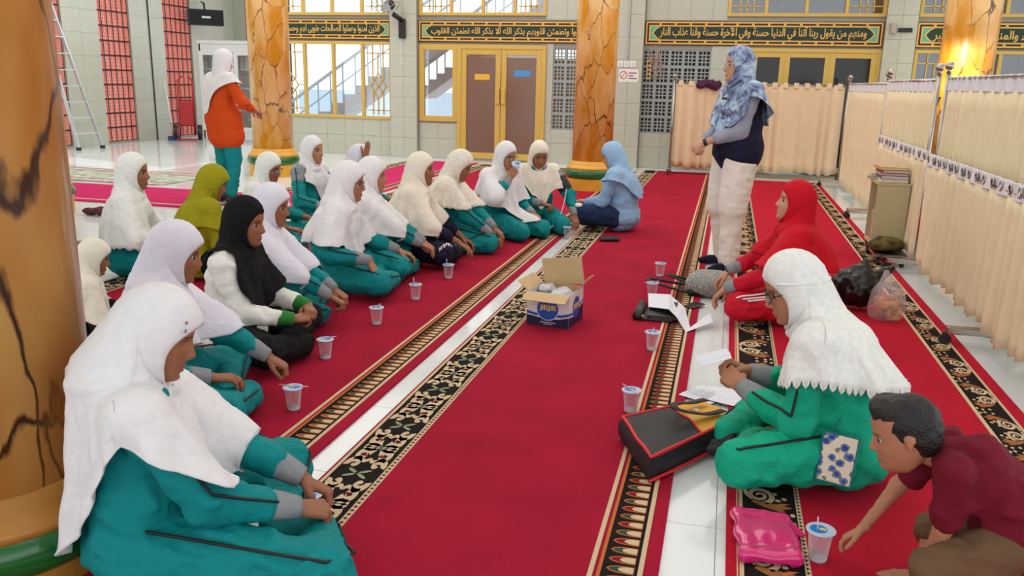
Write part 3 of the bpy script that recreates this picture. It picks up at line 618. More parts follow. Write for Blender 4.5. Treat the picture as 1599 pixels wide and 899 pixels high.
# ---------------------------------------------------------------- head (chin at -0.115, crown at +0.115, face towards +Y)
def make_head(fat=0, child=False):
    zk = np.array([-.118, -.110, -.098, -.080, -.055, -.025, 0, .03, .055, .08, .098, .110, .1155])
    wk = np.array([.006, .026, .040, .051, .061, .067, .070, .073, .074, .067, .051, .029, .004])+np.array([0, .003, .006, .007, .006, .003]+[0]*7)*fat
    fk = np.array([.052, .068, .078, .079, .082, .084, .082, .088, .087, .074, .055, .032, .006])
    bk = np.array([.02, .005, -.02, -.045, -.068, -.085, -.093, -.099, -.098, -.083, -.060, -.032, -.004])
    nz, na = 54, 72; z = np.concatenate([np.linspace(-.118, -.095, 8)[:-1], np.linspace(-.095, .05, 34), np.linspace(.05, .1155, 14)[1:]]); nz = len(z)
    w, f, b = (np.interp(z, zk, q) for q in (wk, fk, bk)); sm = lambda q: np.convolve(np.pad(q, 2, 'edge'), [.1, .2, .4, .2, .1], 'valid'); w, f, b = sm(w), sm(f), sm(b)
    a = np.linspace(0, 2*math.pi, na, endpoint=False); a = a+.35*np.sin(2*a)*.0-.28*np.sin(a)   # denser in front (a=0)
    X = w[:, None]*np.sin(a)[None]; cs = np.cos(a); cc = np.sign(cs)*np.abs(cs)**.9
    Y = np.where(cc > 0, 0+(f[:, None])*cc, -(b[:, None])*cc)+0*X; Z = np.repeat(z[:, None], na, 1)
    front = np.clip(cs, 0, 1)[None]**.5
    g = lambda x, zz, sx, sz: np.exp(-((X-x)/sx)**2-((Z-zz)/sz)**2)*front
    nose = np.interp(z, [-.052, -.046, -.036, -.028, -.01, .008, .02], [0, .010, .021, .019, .010, .004, 0])[:, None]*np.exp(-(X/(.0125))**2)*front
    nose += .008*(g(.012, -.039, .007, .007)+g(-.012, -.039, .007, .007))
    D = nose+.0075*g(0, -.066, .02, .006)+.007*g(0, -.077, .017, .006)-.003*g(0, -.0715, .02, .0022)-.002*g(0, -.087, .02, .006)+.006*g(0, -.102, .016, .012)
    for s in (1, -1): D += -.011*g(s*.031, -.001, .015, .010)+.004*g(s*.03, .018, .02, .006)+.004*g(s*.043, -.03, .016, .014)+.0035*g(s*.031, -.002, .009, .005)
    Y = Y+D
    C = np.ones((nz, na, 3))
    def paint(m, c): nonlocal C; m = np.clip(m, 0, 1)[..., None]; C = C*(1-m)+np.array(c)*m
    paint(.75*np.clip(1.4*(np.exp(-(X/.021)**4-((Z+.0715)/.0085)**4)*front)-.2, 0, 1), (.85, .48, .5))
    for s in (1, -1):
        paint(.85*np.clip(1.5*np.exp(-((X-s*.033)/.017)**4-((Z-.0185+.05*np.abs(np.abs(X)-.03))/.0038)**4)*front-.2, 0, 1), (.16, .13, .13))
        paint(.9*np.clip(1.6*np.exp(-((X-s*.031)/.0135)**4-((Z-.0045)/.0022)**4)*front-.2, 0, 1), (.12, .1, .1))
    V = np.stack([X, Y, Z], -1).reshape(-1, 3); F = [(i*na+k, i*na+(k+1) % na, (i+1)*na+(k+1) % na, (i+1)*na+k) for i in range(nz-1) for k in range(na)]
    F = [f[::-1] for f in F]; F += [tuple(range(na)), tuple((nz-1)*na+k for k in range(na))[::-1]]
    cols = C.reshape(-1, 3)
    parts = [(V, F, cols)]
    for s in (1, -1):   # ears
        ev, ef = nets([RC((s*.070, -.012, .012), (s*.072, -.014, -.022), .011, .008), EL((s*.076, -.018, .008), (.006, .016, .020))], .005, .008); parts.append((ev, ef, None))
    return parts
HEADS = {0: make_head(0), 1: make_head(1)}
def eye_mesh():
    mb = MB(); mb.ball((0, 0, 0), .0118, 14, 10); mb.mi = [0]*len(mb.f)
    for i, f in enumerate(mb.f):
        c = np.mean([mb.v[q] for q in f], 0)
        if c[1] > .0060: mb.mi[i] = 1
    return mb.mesh('eye')
M_eyew = mat('eye_white', (176, 166, 158), .25); M_iris = mat('eye_iris', (40, 24, 18), .2)
EYE = eye_mesh(); EYE.materials.append(M_eyew); EYE.materials.append(M_iris); EYE.polygons.foreach_set('use_smooth', [True]*len(EYE.polygons))
# ---------------------------------------------------------------- hands and feet
HAND_POSES = dict(relaxed=(.35, .45, .3, .1), curl=(.8, 1.0, .6, .25), fist=(1.35, 1.5, .9, .6), flat=(.08, .1, .08, 0), grip=(.9, .8, .5, .55), pinch=(.9, .75, .4, .5), spread=(-.05, .1, .05, -.15))
_hands = {}
def hand(pose, mirror):
    key = (pose, mirror)
    if key in _hands: return _hands[key]
    c1, c2, c3, th = HAND_POSES[pose]; pr = []
    sp = 1.7 if pose == 'spread' else 1.0
    kn = [(.028, .088, .0), (.0095, .093, .002), (-.009, .089, .001), (-.026, .080, -.003)]; ln = [.070, .079, .073, .056]; an = [.10, .02, -.06, -.15]
    for i, (k, L, sa) in enumerate(zip(kn, ln, an)):
        pr.append(RC((k[0]*.62, .012, -.004), k, .0125, .0105))
        p = np.array(k, float); ang = 0; fan = sa*sp; cc = (c1+.07*i, c2+.05*i, c3) if pose not in ('flat', 'spread') else (c1, c2, c3)
        if pose == 'pinch' and i > 1: cc = (1.2, 1.2, .7)
        for seg, (fr, dc) in enumerate(zip((.44, .31, .25), cc)):
            ang += dc; d = np.array([math.sin(fan)*math.cos(ang), math.cos(fan)*math.cos(ang), -math.sin(ang)]); q = p+d*L*fr
            pr.append(RC(p, q, (.0092, .0084, .0076)[seg]*(.9 if i == 3 else 1), (.0084, .0076, .0066)[seg]*(.9 if i == 3 else 1))); p = q
    b0 = np.array((.020, .020, -.008)); d1 = unit((.62-.3*th, .72, -.25-.5*th)); b1 = b0+d1*.040; d2 = unit((.35-.75*th, .9, -.25-.4*th)); b2 = b1+d2*.032; d3 = unit((.2-1.0*th, .95, -.2-.4*th)); b3 = b2+d3*.026
    pr += [RC(b0, b1, .0145, .0115), RC(b1, b2, .0108, .0092), RC(b2, b3, .0092, .0072), RC((0, -.014, 0), (0, .015, -.003), .0225, .021), EL((.001, .05, -.003), (.034, .045, .014))]
    V, F = nets(pr, .0046, .006)
    V = V*.93
    if mirror: V = V*[-1, 1, 1]; F = F[:, ::-1]
    _hands[key] = (V, F); return _hands[key]
_feet = {}
def foot(mirror):
    if mirror in _feet: return _feet[mirror]
    pr = [EL((0, -.02, -.035), (.027, .035, .028)), RC((0, 0, 0), (0, .0, -.03), .030, .028), RC((0, .0, -.025), (.004, .11, -.048), .030, .019), RC((.022, .11, -.05), (-.024, .10, -.052), .017, .015), RC((.0, .02, -.04), (-.014, .09, -.05), .024, .017)]
    for i, (x, l, r) in enumerate(((.024, .058, .012), (.007, .056, .0095), (-.006, .050, .009), (-.018, .042, .0085), (-.029, .033, .008))): pr.append(RC((x*.9, .11-.006*i, -.052), (x, .112-.006*i+l*.8, -.055), r, r*.9))
    V, F = nets(pr, .007, .010)
    if mirror: V = V*[-1, 1, 1]; F = F[:, ::-1]
    _feet[mirror] = (V, F); return _feet[mirror]
def shoe_prims(base, d, up):
    d = unit(d); up = unit(np.array(up)-d*np.dot(up, d)); sx = np.cross(d, up); P = lambda a, b, c: base+sx*a+d*b+up*c
    return [RC(P(0, -.03, -.03), P(0, .11, -.045), .040, .030), RC(P(.012, .10, -.045), P(0, .16, -.05), .032, .026), RC(P(0, -.02, 0), P(0, -.01, -.03), .04, .042)]
def frame_from(d, nrm):
    y = unit(d); z = np.array(nrm, float); z = unit(z-y*np.dot(z, y)); x = np.cross(y, z); return np.stack([x, y, z], 1)
def ik(S, T, a, b, pole):
    S = np.array(S, float); T = np.array(T, float); v = T-S; L = np.linalg.norm(v); m = (a+b)*.995
    if L > m: T = S+v/L*m; L = m; v = T-S
    L = max(L, abs(a-b)+.02); u = v/np.linalg.norm(v); x = (a*a-b*b+L*L)/(2*L); h = math.sqrt(max(0, a*a-x*x)); p = np.array(pole, float); p = unit(p-u*np.dot(p, u))
    return S+u*x+p*h, T
# ---------------------------------------------------------------- materials for clothes
def cloth(name, col, rough=.85, noise=.04, sheen=0, trans=0, nscale=40, fold=.35):
    m = mat(name, col, rough, spec=.2, noise=noise, nscale=nscale, bump=.18, bscale=420, sheen=sheen, bdist=.003)
    nt = m.node_tree; n = nt.nodes; p = n['Principled BSDF']; b0 = p.inputs['Normal'].links[0].from_node; tc = n.new('ShaderNodeTexCoord'); mp = n.new('ShaderNodeMapping'); mp.inputs['Rotation'].default_value = (.4, .3, .5); mp.inputs['Scale'].default_value = (26, 11, 15)
    nz = n.new('ShaderNodeTexNoise'); nz.inputs['Scale'].default_value = 1; nz.inputs['Detail'].default_value = 2.5; nz.inputs['Distortion'].default_value = 1.1; b1 = n.new('ShaderNodeBump'); b1.inputs['Strength'].default_value = fold; b1.inputs['Distance'].default_value = .022
    nt.links.new(tc.outputs['Object'], mp.inputs['Vector']); nt.links.new(mp.outputs[0], nz.inputs['Vector']); nt.links.new(nz.outputs['Fac'], b1.inputs['Height']); nt.links.new(b1.outputs[0], b0.inputs['Normal']); return m
M_teal = cloth('teal_jersey', (6, 132, 134), .7); M_green = cloth('sea_green_jersey', (16, 168, 132), .7); M_grey = cloth('grey_rib_knit', (142, 144, 148), .9, .1)
M_wht = cloth('white_veil', (228, 226, 228), .8, fold=.22); M_crm = cloth('cream_veil', (232, 224, 208), .8, fold=.22); M_blk = cloth('black_cloth', (20, 20, 22), .9); M_wshirt = cloth('white_shirt', (232, 230, 224), .85)
M_olive = cloth('olive_veil', (152, 146, 22), .8); M_navy = cloth('navy_cloth', (28, 28, 52), .85); M_lblue = cloth('light_blue_cotton', (140, 178, 216), .8); M_lveil = cloth('pale_blue_veil', (152, 188, 222), .75)
M_jean = cloth('blue_denim', (36, 52, 88), .85, .2); M_orange = cloth('orange_jacket', (204, 72, 14), .7); M_rust = M_orange; M_redv = cloth('red_veil', (198, 12, 34), .75); M_redj = cloth('red_jersey', (196, 18, 44), .7)
M_greyj = cloth('grey_shirt', (150, 156, 172), .8); M_wtrou = cloth('white_trousers', (232, 226, 216), .8, fold=.12); M_maroon2 = cloth('maroon_shirt', (112, 22, 40), .85); M_khaki = cloth('khaki_shorts', (110, 84, 62), .9)
M_pipe = mat('black_piping', (14, 16, 18), .6); M_lilac = cloth('lilac_white_veil', (222, 220, 232), .8, fold=.22); M_wpipe = mat('white_piping', (230, 226, 226), .6)
def lace_mat(name, col, col2):
    m = bpy.data.materials.new(name); m.use_nodes = True; nt = m.node_tree; n = nt.nodes; p = n['Principled BSDF']; L = nt.links.new
    tc = n.new('ShaderNodeTexCoord'); nz = n.new('ShaderNodeTexNoise'); nz.inputs['Scale'].default_value = 48; nz.inputs['Detail'].default_value = 4; nz.inputs['Roughness'].default_value = .6; L(tc.outputs['Object'], nz.inputs['Vector'])
    r = n.new('ShaderNodeValToRGB'); r.color_ramp.elements[0].position = .46; r.color_ramp.elements[1].position = .60; r.color_ramp.elements[0].color = srgb(*col2); r.color_ramp.elements[1].color = srgb(*col); L(nz.outputs['Fac'], r.inputs[0]); L(r.outputs[0], p.inputs['Base Color'])
    b = n.new('ShaderNodeBump'); b.inputs['Strength'].default_value = .5; b.inputs['Distance'].default_value = .003; L(nz.outputs['Fac'], b.inputs['Height']); L(b.outputs[0], p.inputs['Normal']); p.inputs['Roughness'].default_value = .85; MATS[name] = m; return m
M_lace = lace_mat('white_lace', (236, 234, 228), (224, 226, 222)); M_lace2 = lace_mat('cream_lace', (236, 230, 216), (222, 216, 202))
def print_mat():
    m = bpy.data.materials.new('blue_print_veil'); m.use_nodes = True; nt = m.node_tree; n = nt.nodes; p = n['Principled BSDF']; L = nt.links.new
    tc = n.new('ShaderNodeTexCoord'); nz = n.new('ShaderNodeTexNoise'); nz.inputs['Scale'].default_value = 11; nz.inputs['Detail'].default_value = 5; nz.inputs['Roughness'].default_value = .7; nz.inputs['Distortion'].default_value = 1.2; L(tc.outputs['Object'], nz.inputs['Vector'])
    r = n.new('ShaderNodeValToRGB'); e = r.color_ramp.elements; e[0].position = .36; e[0].color = srgb(52, 54, 84); e[1].position = .6; e[1].color = srgb(176, 200, 220); x = e.new(.46); x.color = srgb(112, 126, 164); x = e.new(.72); x.color = srgb(206, 214, 222); L(nz.outputs['Fac'], r.inputs[0])
    L(r.outputs[0], p.inputs['Base Color']); p.inputs['Roughness'].default_value = .75; return m
M_print = print_mat()
SKIN = {}
def skin(t):
    if t not in SKIN: SKIN[t] = mat('skin_%d' % t, [(176, 122, 92), (150, 98, 70), (196, 146, 118), (128, 82, 58)][t], .55, spec=.35, noise=.05, nscale=30, vcol='Col', sub=.08)
    return SKIN[t]
M_lens = mat('spectacle_lens', (210, 215, 220), .05, alpha=.25); M_frame = mat('spectacle_frame', (22, 20, 22), .35); M_nailw = mat('pale_gold', (212, 180, 110), .3, metal=1)
# ---------------------------------------------------------------- veil
def lcm(z, r):
    """least concave majorant of r over descending z"""
    h = []
    for i in range(len(z)):
        while len(h) >= 2:
            a, b = h[-2], h[-1]
            if (r[b]-r[a])*(z[a]-z[i]) <= (r[i]-r[a])*(z[a]-z[b]): h.pop()
            else: break
        h.append(i)
    return np.interp(-z, -z[h], r[h])
def veil(hc, HR, tc, support, s, hem, o):
    """hem=(front, side, back) local heights; returns grid of points (rows, nu, 3)"""
    nu = o.get('nu', 112); u = np.linspace(0, 2*math.pi, nu, endpoint=False); su, cu = np.sin(u), np.cos(u)
    brim = o.get('brim', 0); ax = np.array([.086, .112, .128])*o.get('hood', 1)*s
    y0 = np.where(cu > 0, .040+(.046+brim)*cu**2+.0, .040+.022*cu**2); low = o.get('low', 0)
    P0 = np.stack([.066*su*(1-.12*np.clip(-cu, 0, 1)), y0, -.036+(.090-low)*np.clip(cu, 0, 1)+.090*np.clip(cu, -1, 0)], 1)*s
    d0 = P0/ax; d0 /= np.linalg.norm(d0, axis=1)[:, None]
    c2 = np.clip(cu, 0, 1)[:, None]**1.0; c3 = np.clip(-cu, 0, 1)[:, None]
    mid = c2*np.array([0, -.42, .92])+(1-c2-c3)*0+np.abs(su)[:, None]*np.stack([np.sign(su), -.30+0*su, .05+0*su], 1)+c3*np.array([0, .45, -.9]); mid /= np.linalg.norm(mid, axis=1)[:, None]
    ph = math.pi-u   # angle about vertical, 0 = front, +pi/2 = right side
    nr = o.get('neck', (.078, .108, .112)); nf, ns, nb = [q*s for q in nr]
    cp, sp = np.cos(ph), np.sin(ph); rn = np.sqrt((ns*sp)**2+(np.where(cp > 0, nf, nb)*cp)**2)
    N0 = np.stack([rn*sp, rn*cp-.012*s, np.where(cp > 0, -.138*s-.012*s*cp, -.112*s)], 1)
    d1 = N0/ax; d1 /= np.linalg.norm(d1, axis=1)[:, None]
    def slerp(a, b, t):
        w = np.arccos(np.clip((a*b).sum(1), -1, 1))[:, None]+1e-6; return (np.sin((1-t)*w)*a+np.sin(t*w)*b)/np.sin(w)
    rows = [P0+np.array([0, -.006, 0])*s*1.0-0*P0, P0*1.0]; nh = 16
    for j in range(1, nh+1):
        t = j/nh; d = slerp(d0, mid, t*2) if t < .5 else slerp(mid, d1, t*2-1)
        E = d*ax; b0 = max(0, 1-t*4.5)**2; b1 = max(0, (t-.6)/.4)**2; rows.append(E*(1-b0)*(1-b1)+(P0*b0+N0*b1)*(1 if b0+b1 <= 1 else 1/(b0+b1)) if True else E)
    H = [hc+r@HR.T for r in rows]
    if o.get('hoodonly'): return np.array(H)
    # cape
    neck = H[-1]; nc0 = neck.mean(0); zt = neck[:, 2]; fwd = HR[:, 1]; yaw = math.atan2(-fwd[0], fwd[1])
    hz = (hem[0]*np.clip(cp, 0, 1)**1.3+hem[2]*np.clip(-cp, 0, 1)**1.3+hem[1]*(1-np.abs(cp)**1.3))
    rs = np.random.RandomState(o.get('seed', 1)); hz = hz+o.get('hemj', .012)*sum(np.cos(k*ph+rs.rand()*6.3) for k in (2, 3, 5))/2
    if o.get('point'): hz = hz-o['point']*np.exp(-(np.angle(np.exp(1j*(ph-o.get('pointa', 0))))/.35)**2)
    nz = 36; tt = np.linspace(0, 1, nz); Z = zt[None]*(1-tt[:, None])+hz[None]*tt[:, None]
    blend = np.clip((nc0[2]-Z)/(.20*s), 0, 1); blend = blend*blend*(3-2*blend)
    cx = nc0[0]+(tc[0]-nc0[0])*blend; cy = nc0[1]+(tc[1]-nc0[1])*blend
    an = ph[None]+yaw*(1-blend)*-1; dx, dy = np.sin(an), np.cos(an)
    R = np.linspace(0, .5, 60)*s; G = np.stack([cx[..., None]+dx[..., None]*R, cy[..., None]+dy[..., None]*R, np.repeat(Z[..., None], 60, -1)], -1)
    f = np.full(G.shape[:-1], 1.0)
    for p in support: f = np.minimum(f, prim_d(p, G))
    ins = f < o.get('margin', .020)*s; rb = np.where(ins.any(-1), R[59-np.argmax(ins[..., ::-1], -1)], 0)
    if o.get('rmax'): rb = np.minimum(rb, (o['rmax']+.3*np.clip(np.cos(ph), 0, 1)**2)[None]*s)
    off0 = np.linalg.norm((neck-nc0)[:, :2], axis=1); r = rb.copy(); r[0] = off0
    # remove spikes from limbs: limit to a smooth version
    r = np.maximum(r, off0[None]*.98); r = np.maximum.accumulate(r, 0)
    ten = o.get('tension', .45); maj = np.array([lcm(Z[:, k], r[:, k]) for k in range(nu)]).T; r = r*(1-ten)+maj*ten
    ker = np.exp(-np.linspace(-2, 2, 15)**2); ker /= ker.sum(); rsm = sum(np.roll(r, i-7, 1)*kk for i, kk in enumerate(ker)); w = np.clip(tt*6, 0, 1)[:, None]; r = np.maximum(r*(1-w)+rsm*w, rb*w)
    r[0] = off0
    amp = o.get('fold', .014)*1.25*s; F = sum(np.cos(k*ph+rs.rand()*6.3+1.5*np.sin(ph*2+rs.rand()*6.3))/1.6 for k in o.get('nf', (7, 11, 16))); F = np.clip(F, -1.2, 1.5)
    r = r+amp*F[None]*(tt[:, None]**1.1)+.003*s*np.sin(Z*40+3*F[None])*np.clip(tt*3, 0, 1)[:, None]
    r = r+o.get('flare', .02)*s*tt[:, None]**2
    C = np.stack([cx+dx*r, cy+dy*r, Z], -1); C[0] = neck
    # resample by arc length
    nc = o.get('nc', 30); out = np.empty((nc, nu, 3)); seg = np.linalg.norm(np.diff(C, axis=0), axis=2); L = np.concatenate([np.zeros((1, nu)), np.cumsum(seg, 0)])
    for k in range(nu):
        q = np.linspace(0, L[-1, k], nc+1)[1:]
        for c in range(3): out[:, k, c] = np.interp(q, L[:, k], C[:, k, c])
    G = np.concatenate([np.array(H), out], 0)
    # relax the neck transition a little
    for _ in range(o.get('relax', 6)):
        a = slice(nh-3, nh+11); G[a] = .5*G[a]+.25*G[nh-4:nh+10]+.25*G[nh-2:nh+12]; G[a] = .6*G[a]+.2*np.roll(G[a], 1, 1)+.2*np.roll(G[a], -1, 1)
    cre = np.arange(G.shape[0]); win = np.exp(-((cre-(nh+3))/5.0)**2)[:, None]; zz = G[..., 2]
    G = G+(o.get('crease', .0045)*s*win*np.sin(9*ph[None]*.5+zz/s*95+1.3*np.cos(3*ph)[None]))[..., None]*unit_rows(G-np.array([nc0[0], nc0[1], 0]))*(cre > 8)[:, None, None]
    ds = o.get('drape', .0022); G[6:] += (ds*s*vnoise(G[6:]*[22, 22, 9]/s))[..., None]*unit_rows(G[6:]-np.array([cx.mean(), cy.mean(), 0]))
    hl = (G[3:nh+5]-hc)@HR; am = np.array([.080, .108, .124])*s; q = np.linalg.norm(hl/am, axis=-1); bad = (q < 1) & (hl[..., 1] < .035*s); hl[bad] = hl[bad]/q[bad][:, None]; G[3:nh+5] = hc+hl@HR.T
    smp = o.get('push')
    if smp:
        sub = G[nh+1:]; sh = sub.shape; Q = sub.reshape(-1, 3).copy()
        for _ in range(4):
            d = sdf(smp, Q, .03); bad = d < .017*s
            if not bad.any(): break
            B = Q[bad]; e = 2e-3; d0_ = d[bad]; gr = np.stack([sdf(smp, B+np.eye(3)[i]*e, .03)-d0_ for i in range(3)], 1); gr /= np.linalg.norm(gr, axis=1)[:, None]+1e-9; Q[bad] = B+gr*(.018*s-d0_)[:, None]
        G[nh+1:] = Q.reshape(sh)
    if o.get('scallop'):
        G[-1, :, 2] -= o['scallop']*np.abs(np.sin(u*o.get('nsc', 34)/2)); G[-1] = G[-1]
    return G
def unit_rows(v): v = v.copy(); v[..., 2] *= .0; return v/(np.linalg.norm(v, axis=-1, keepdims=True)+1e-9)
# ---------------------------------------------------------------- person
def person(label, loc, face, s=1.0, pose='sit', top=None, bottom=None, scarf=None, skin_t=0, fat=0., lean=.08, twist=0, side=0, hy=0, hp=0, hr=0, aR=None, aL=None, hem=None, vo=None, sleeve=True, cuff=None, glasses=None,
           feet='none', piping=None, eyes=True, vox=.012, head_f=0, group=None, hair=False, short_sleeve=False, legs=None, yoke=None, vest=None, wrist_extra=None, wr_amp=.012, jhem=.0, wide=0., p0=None, cat='person', hs=1.0):
    """face: heading in degrees, 0 = looking along +Y, 90 = looking along -X (turns left)"""
    root = empty('person', loc, math.radians(face), label, cat, group)
    V3 = lambda *a: np.array(a, float)*s
    p0 = p0 if p0 is not None else {'sit': .125, 'kneel': .20, 'stand': .84, 'squat': .20}[pose]
    pel = np.array([0, -.03, p0])
    def up(dx, dy, dz, t):   # point on the torso: t 0..1 along the spine, bends by lean
        a = lean*(.45+.75*t); q = rot('x', -a)@np.array([dx, dy, dz]); q = rot('y', side*t)@q; q = rot('z', twist*t)@q; return (pel+q)*s
    waist = up(0, -.01, .14, .3); chest = up(0, .0, .27, .7); shR = up(.155, 0, .378, 1); shL = up(-.155, 0, .378, 1); nk = up(0, -.005, .415, 1); hc0 = up(0, .022, .545, 1.15)
    pelv = pel*s
    yaw_t = twist
    HR = rot('z', twist+math.radians(hy))@rot('x', -math.radians(hp)-lean*.35)@rot('y', math.radians(hr))
    hc = hc0+HR@np.array([0, .012, .0])*s-np.array([0, .0, math.sin(max(0, math.radians(hp)))*.03])*s+np.array([math.sin(-math.radians(hy))*0, 0, 0])
    hipR, hipL = V3(.085, -.01, p0), V3(-.085, -.01, p0)
    if pose == 'sit': kR, kL = V3(.30, .25, .115), V3(-.30, .25, .115); fR, fL = V3(-.02, .33, .06), V3(.03, .24, .055); dR, dL = np.array((-1, -.12, -.1)), np.array((1, .0, -.1)); uR = uL = np.array((0, .5, .9))
    elif pose == 'kneel': kR, kL = V3(.13, .37, .085), V3(-.13, .37, .085); fR, fL = V3(.16, -.06, .055), V3(-.12, -.06, .055); dR, dL = np.array((.4, -1, -.1)), np.array((.2, -1, -.1)); uR = uL = np.array((0, 0, -1.))
    elif pose == 'stand': kR, kL = V3(.095, .025, .44), V3(-.095, .025, .44); fR, fL = V3(.10, -.02, .075), V3(-.10, -.02, .075); dR, dL = np.array((.25, 1, 0)), np.array((-.25, 1, 0)); uR = uL = np.array((0, 0, 1.))
    else: kR, kL = V3(.14, .22, .30), V3(-.14, .22, .30); fR, fL = V3(.13, .10, .06), V3(-.13, .10, .06); dR, dL = np.array((.15, 1, 0)), np.array((-.15, 1, 0)); uR = uL = np.array((0, 0, 1.))
    if legs:
        kR, kL, fR, fL = [V3(*legs[q]) if q in legs else w for q, w in zip(('kR', 'kL', 'fR', 'fL'), (kR, kL, fR, fL))]
        dR = np.array(legs.get('dR', dR), float); dL = np.array(legs.get('dL', dL), float); uR = np.array(legs.get('uR', uR), float); uL = np.array(legs.get('uL', uL), float); hipR = V3(*legs['hR']) if 'hR' in legs else hipR; hipL = V3(*legs['hL']) if 'hL' in legs else hipL
    dflt = {'sit': ((.24, .30, .235), (-.24, .30, .235)), 'kneel': ((.11, .30, .24), (-.11, .30, .24)), 'stand': ((.2, .05, .78), (-.2, .05, .78)), 'squat': ((.14, .3, .4), (-.14, .3, .4))}[pose]
    A = {}
    for sd, S, arg, df in (('R', shR, aR, dflt[0]), ('L', shL, aL, dflt[1])):
        arg = dict(arg or {}); T = V3(*arg.get('w', df)); pole = arg.get('pole', (.42 if sd == 'R' else -.42, -.6, -.6)); El, W = ik(S, T, .262*s, .235*s, pole)
        fd = unit(W-El); hd = np.array(arg.get('d', fd), float); hn = np.array(arg.get('n', (0, 0, 1)), float); A[sd] = (S, El, W, fd, hd, hn, arg.get('hand', 'relaxed'))
    g = 1+.12*fat
    # jacket volume
    jk = [RC(pelv+V3(-.05, 0, .0), pelv+V3(.05, 0, .0), .118*s*g), EL(waist+V3(0, .01, -.01), np.array((.155*g, .125*g, .15))*s), EL(chest, np.array((.152*g, .115*g, .14))*s), RC(shR*.9+nk*.1-V3(0,0,.012), shL*.9+nk*.1-V3(0,0,.012), .056*s), RC(chest+V3(0, 0, .05), nk-V3(0, .008, .035), .09*s, .048*s)]
    if pose == 'stand': jk += [EL(pelv+V3(0, 0, .0), np.array((.170*g, .135*g, .15))*s)]+([RC(hipR+V3(.012, 0, .03), hipR+(kR-hipR)*jhem+V3(.01, 0, 0), (.088+.08*jhem)*s, (.092+.085*jhem)*s), RC(hipL+V3(-.012, 0, .03), hipL+(kL-hipL)*jhem+V3(-.01, 0, 0), (.088+.08*jhem)*s, (.092+.085*jhem)*s), RC(pelv, pelv+V3(0, 0, -.38*jhem), .135*s)] if jhem else [])
    else: jk += [EL(pelv+V3(0, .01, .0), np.array((.175*g, .15*g, .12))*s)]
    slv = []
    for sd in 'RL':
        S, El, W, fd, hd, hn, _ = A[sd]
        if short_sleeve: m = S+(El-S)*.75; slv += [RC(S, m, .056*s, .054*s)]
        else: slv += [RC(S-V3(0,0,.012), El, .052*s, .050*s), RC(El, W-fd*.088*s, .048*s, .040*s)]
    jacket_pr = jk+slv
    tr = [RC(hipR, kR, .098*s*g, .072*s), RC(kR, fR+(kR-fR)*.05, .066*s, .050*s), RC(hipL, kL, .098*s*g, .072*s), RC(kL, fL+(kL-fL)*.05, .066*s, .050*s), EL(pelv+V3(0, .0, -.01), np.array((.155*g, .128*g, .108))*s*(.88 if pose == 'stand' else 1))]
    flatz = .004
    if wide: tr = [(q[0], q[1], q[2], q[3]*(1+wide*.4), q[4]*(1+wide)) if q[0] == 'c' else q for q in tr]
    ph0 = loc[0]*3.1+loc[1]*1.7
    def wrinkle(amp, sc=1):
        def f(P):
            Q = P*np.array([1, 1, 1])*sc+ph0; n1 = vnoise(Q*[13, 13, 20]); n2 = vnoise(Q*[30, 26, 34]+9); n3 = vnoise(Q@np.array([[.8, .6, 0], [-.6, .8, 0], [0, 0, 1]])*[46, 12, 16]+31); return np.minimum(amp*(1.3*np.abs(n1)+.4*n2+.8*np.abs(n3)-.9), .003)
        return f
    def clipfloor(V): V = V.copy(); V[:, 2] = np.maximum(V[:, 2], flatz); return V
    # body (one continuous skin surface with head, hands and feet)
    bp = [EL(pelv, np.array((.14, .115, .095))*s), EL(waist, np.array((.12, .095, .13))*s), EL(chest, np.array((.125, .09, .125))*s), RC(shR-V3(0, 0, .012), shL-V3(0, 0, .012), .034*s), RC(nk-V3(0, 0, .04), hc+HR@np.array((0, -.018, -.05))*s, .052*s, .046*s)]
    for sd in 'RL': S, El, W, fd, *_ = A[sd]; bp += [RC(S-V3(0, 0, .012), El, .033*s, .032*s), RC(El, W, .034*s, .0225*s)]
    for hp_, k_, f_ in ((hipR, kR, fR), (hipL, kL, fL)): bp += [RC(hp_, k_, .078*s, .050*s), RC(k_, f_, .046*s, .029*s)]
    BV, BF = nets(bp, .014, .02); parts = [(clipfloor(BV), BF, None)]
    for V, F, c in HEADS[head_f]: parts.append(((V*s*hs)@HR.T+hc, F, c))
    for sd in 'RL':
        S, El, W, fd, hd, hn, hpz = A[sd]; V, F = hand(hpz, sd == 'R'); parts.append(((V*s)@frame_from(hd, hn).T+W, F, None))
    if feet == 'bare':
        for sd, f_, d_, u_ in (('R', fR, dR, uR), ('L', fL, dL, uL)): V, F = foot(sd == 'R'); parts.append((clipfloor((V*s)@frame_from(d_, u_).T+f_), F, None))
    body = link('body', np_mesh('body', parts), root, skin(skin_t))
    if eyes:
        for e in (1, -1):
            eo = link('eye', EYE, root); M4 = np.eye(4); M4[:3, :3] = HR*s*hs; M4[:3, 3] = hc+HR@np.array((e*.031, .0632, -.0032))*s*hs; eo.matrix_local = Matrix(M4.tolist())
    # trousers
    if bottom:
        V, F = nets(tr if not short_sleeve else tr[:1]+tr[2:3]+tr[4:], vox, .025, wrinkle(wr_amp*1.1)); link('trousers', np_mesh('trousers', [(clipfloor(V), F, None)]), root, bottom)
    if top:
        V, F = nets(jacket_pr, vox, .03, wrinkle(wr_amp)); link('jacket', np_mesh('jacket', [(clipfloor(V), F, None)]), root, top)
    infl = lambda ps, d: [(q[0], q[1], q[2], q[3]+d, q[4]+d) if q[0] == 'c' else (q[0], q[1], q[2]+d) for q in ps]
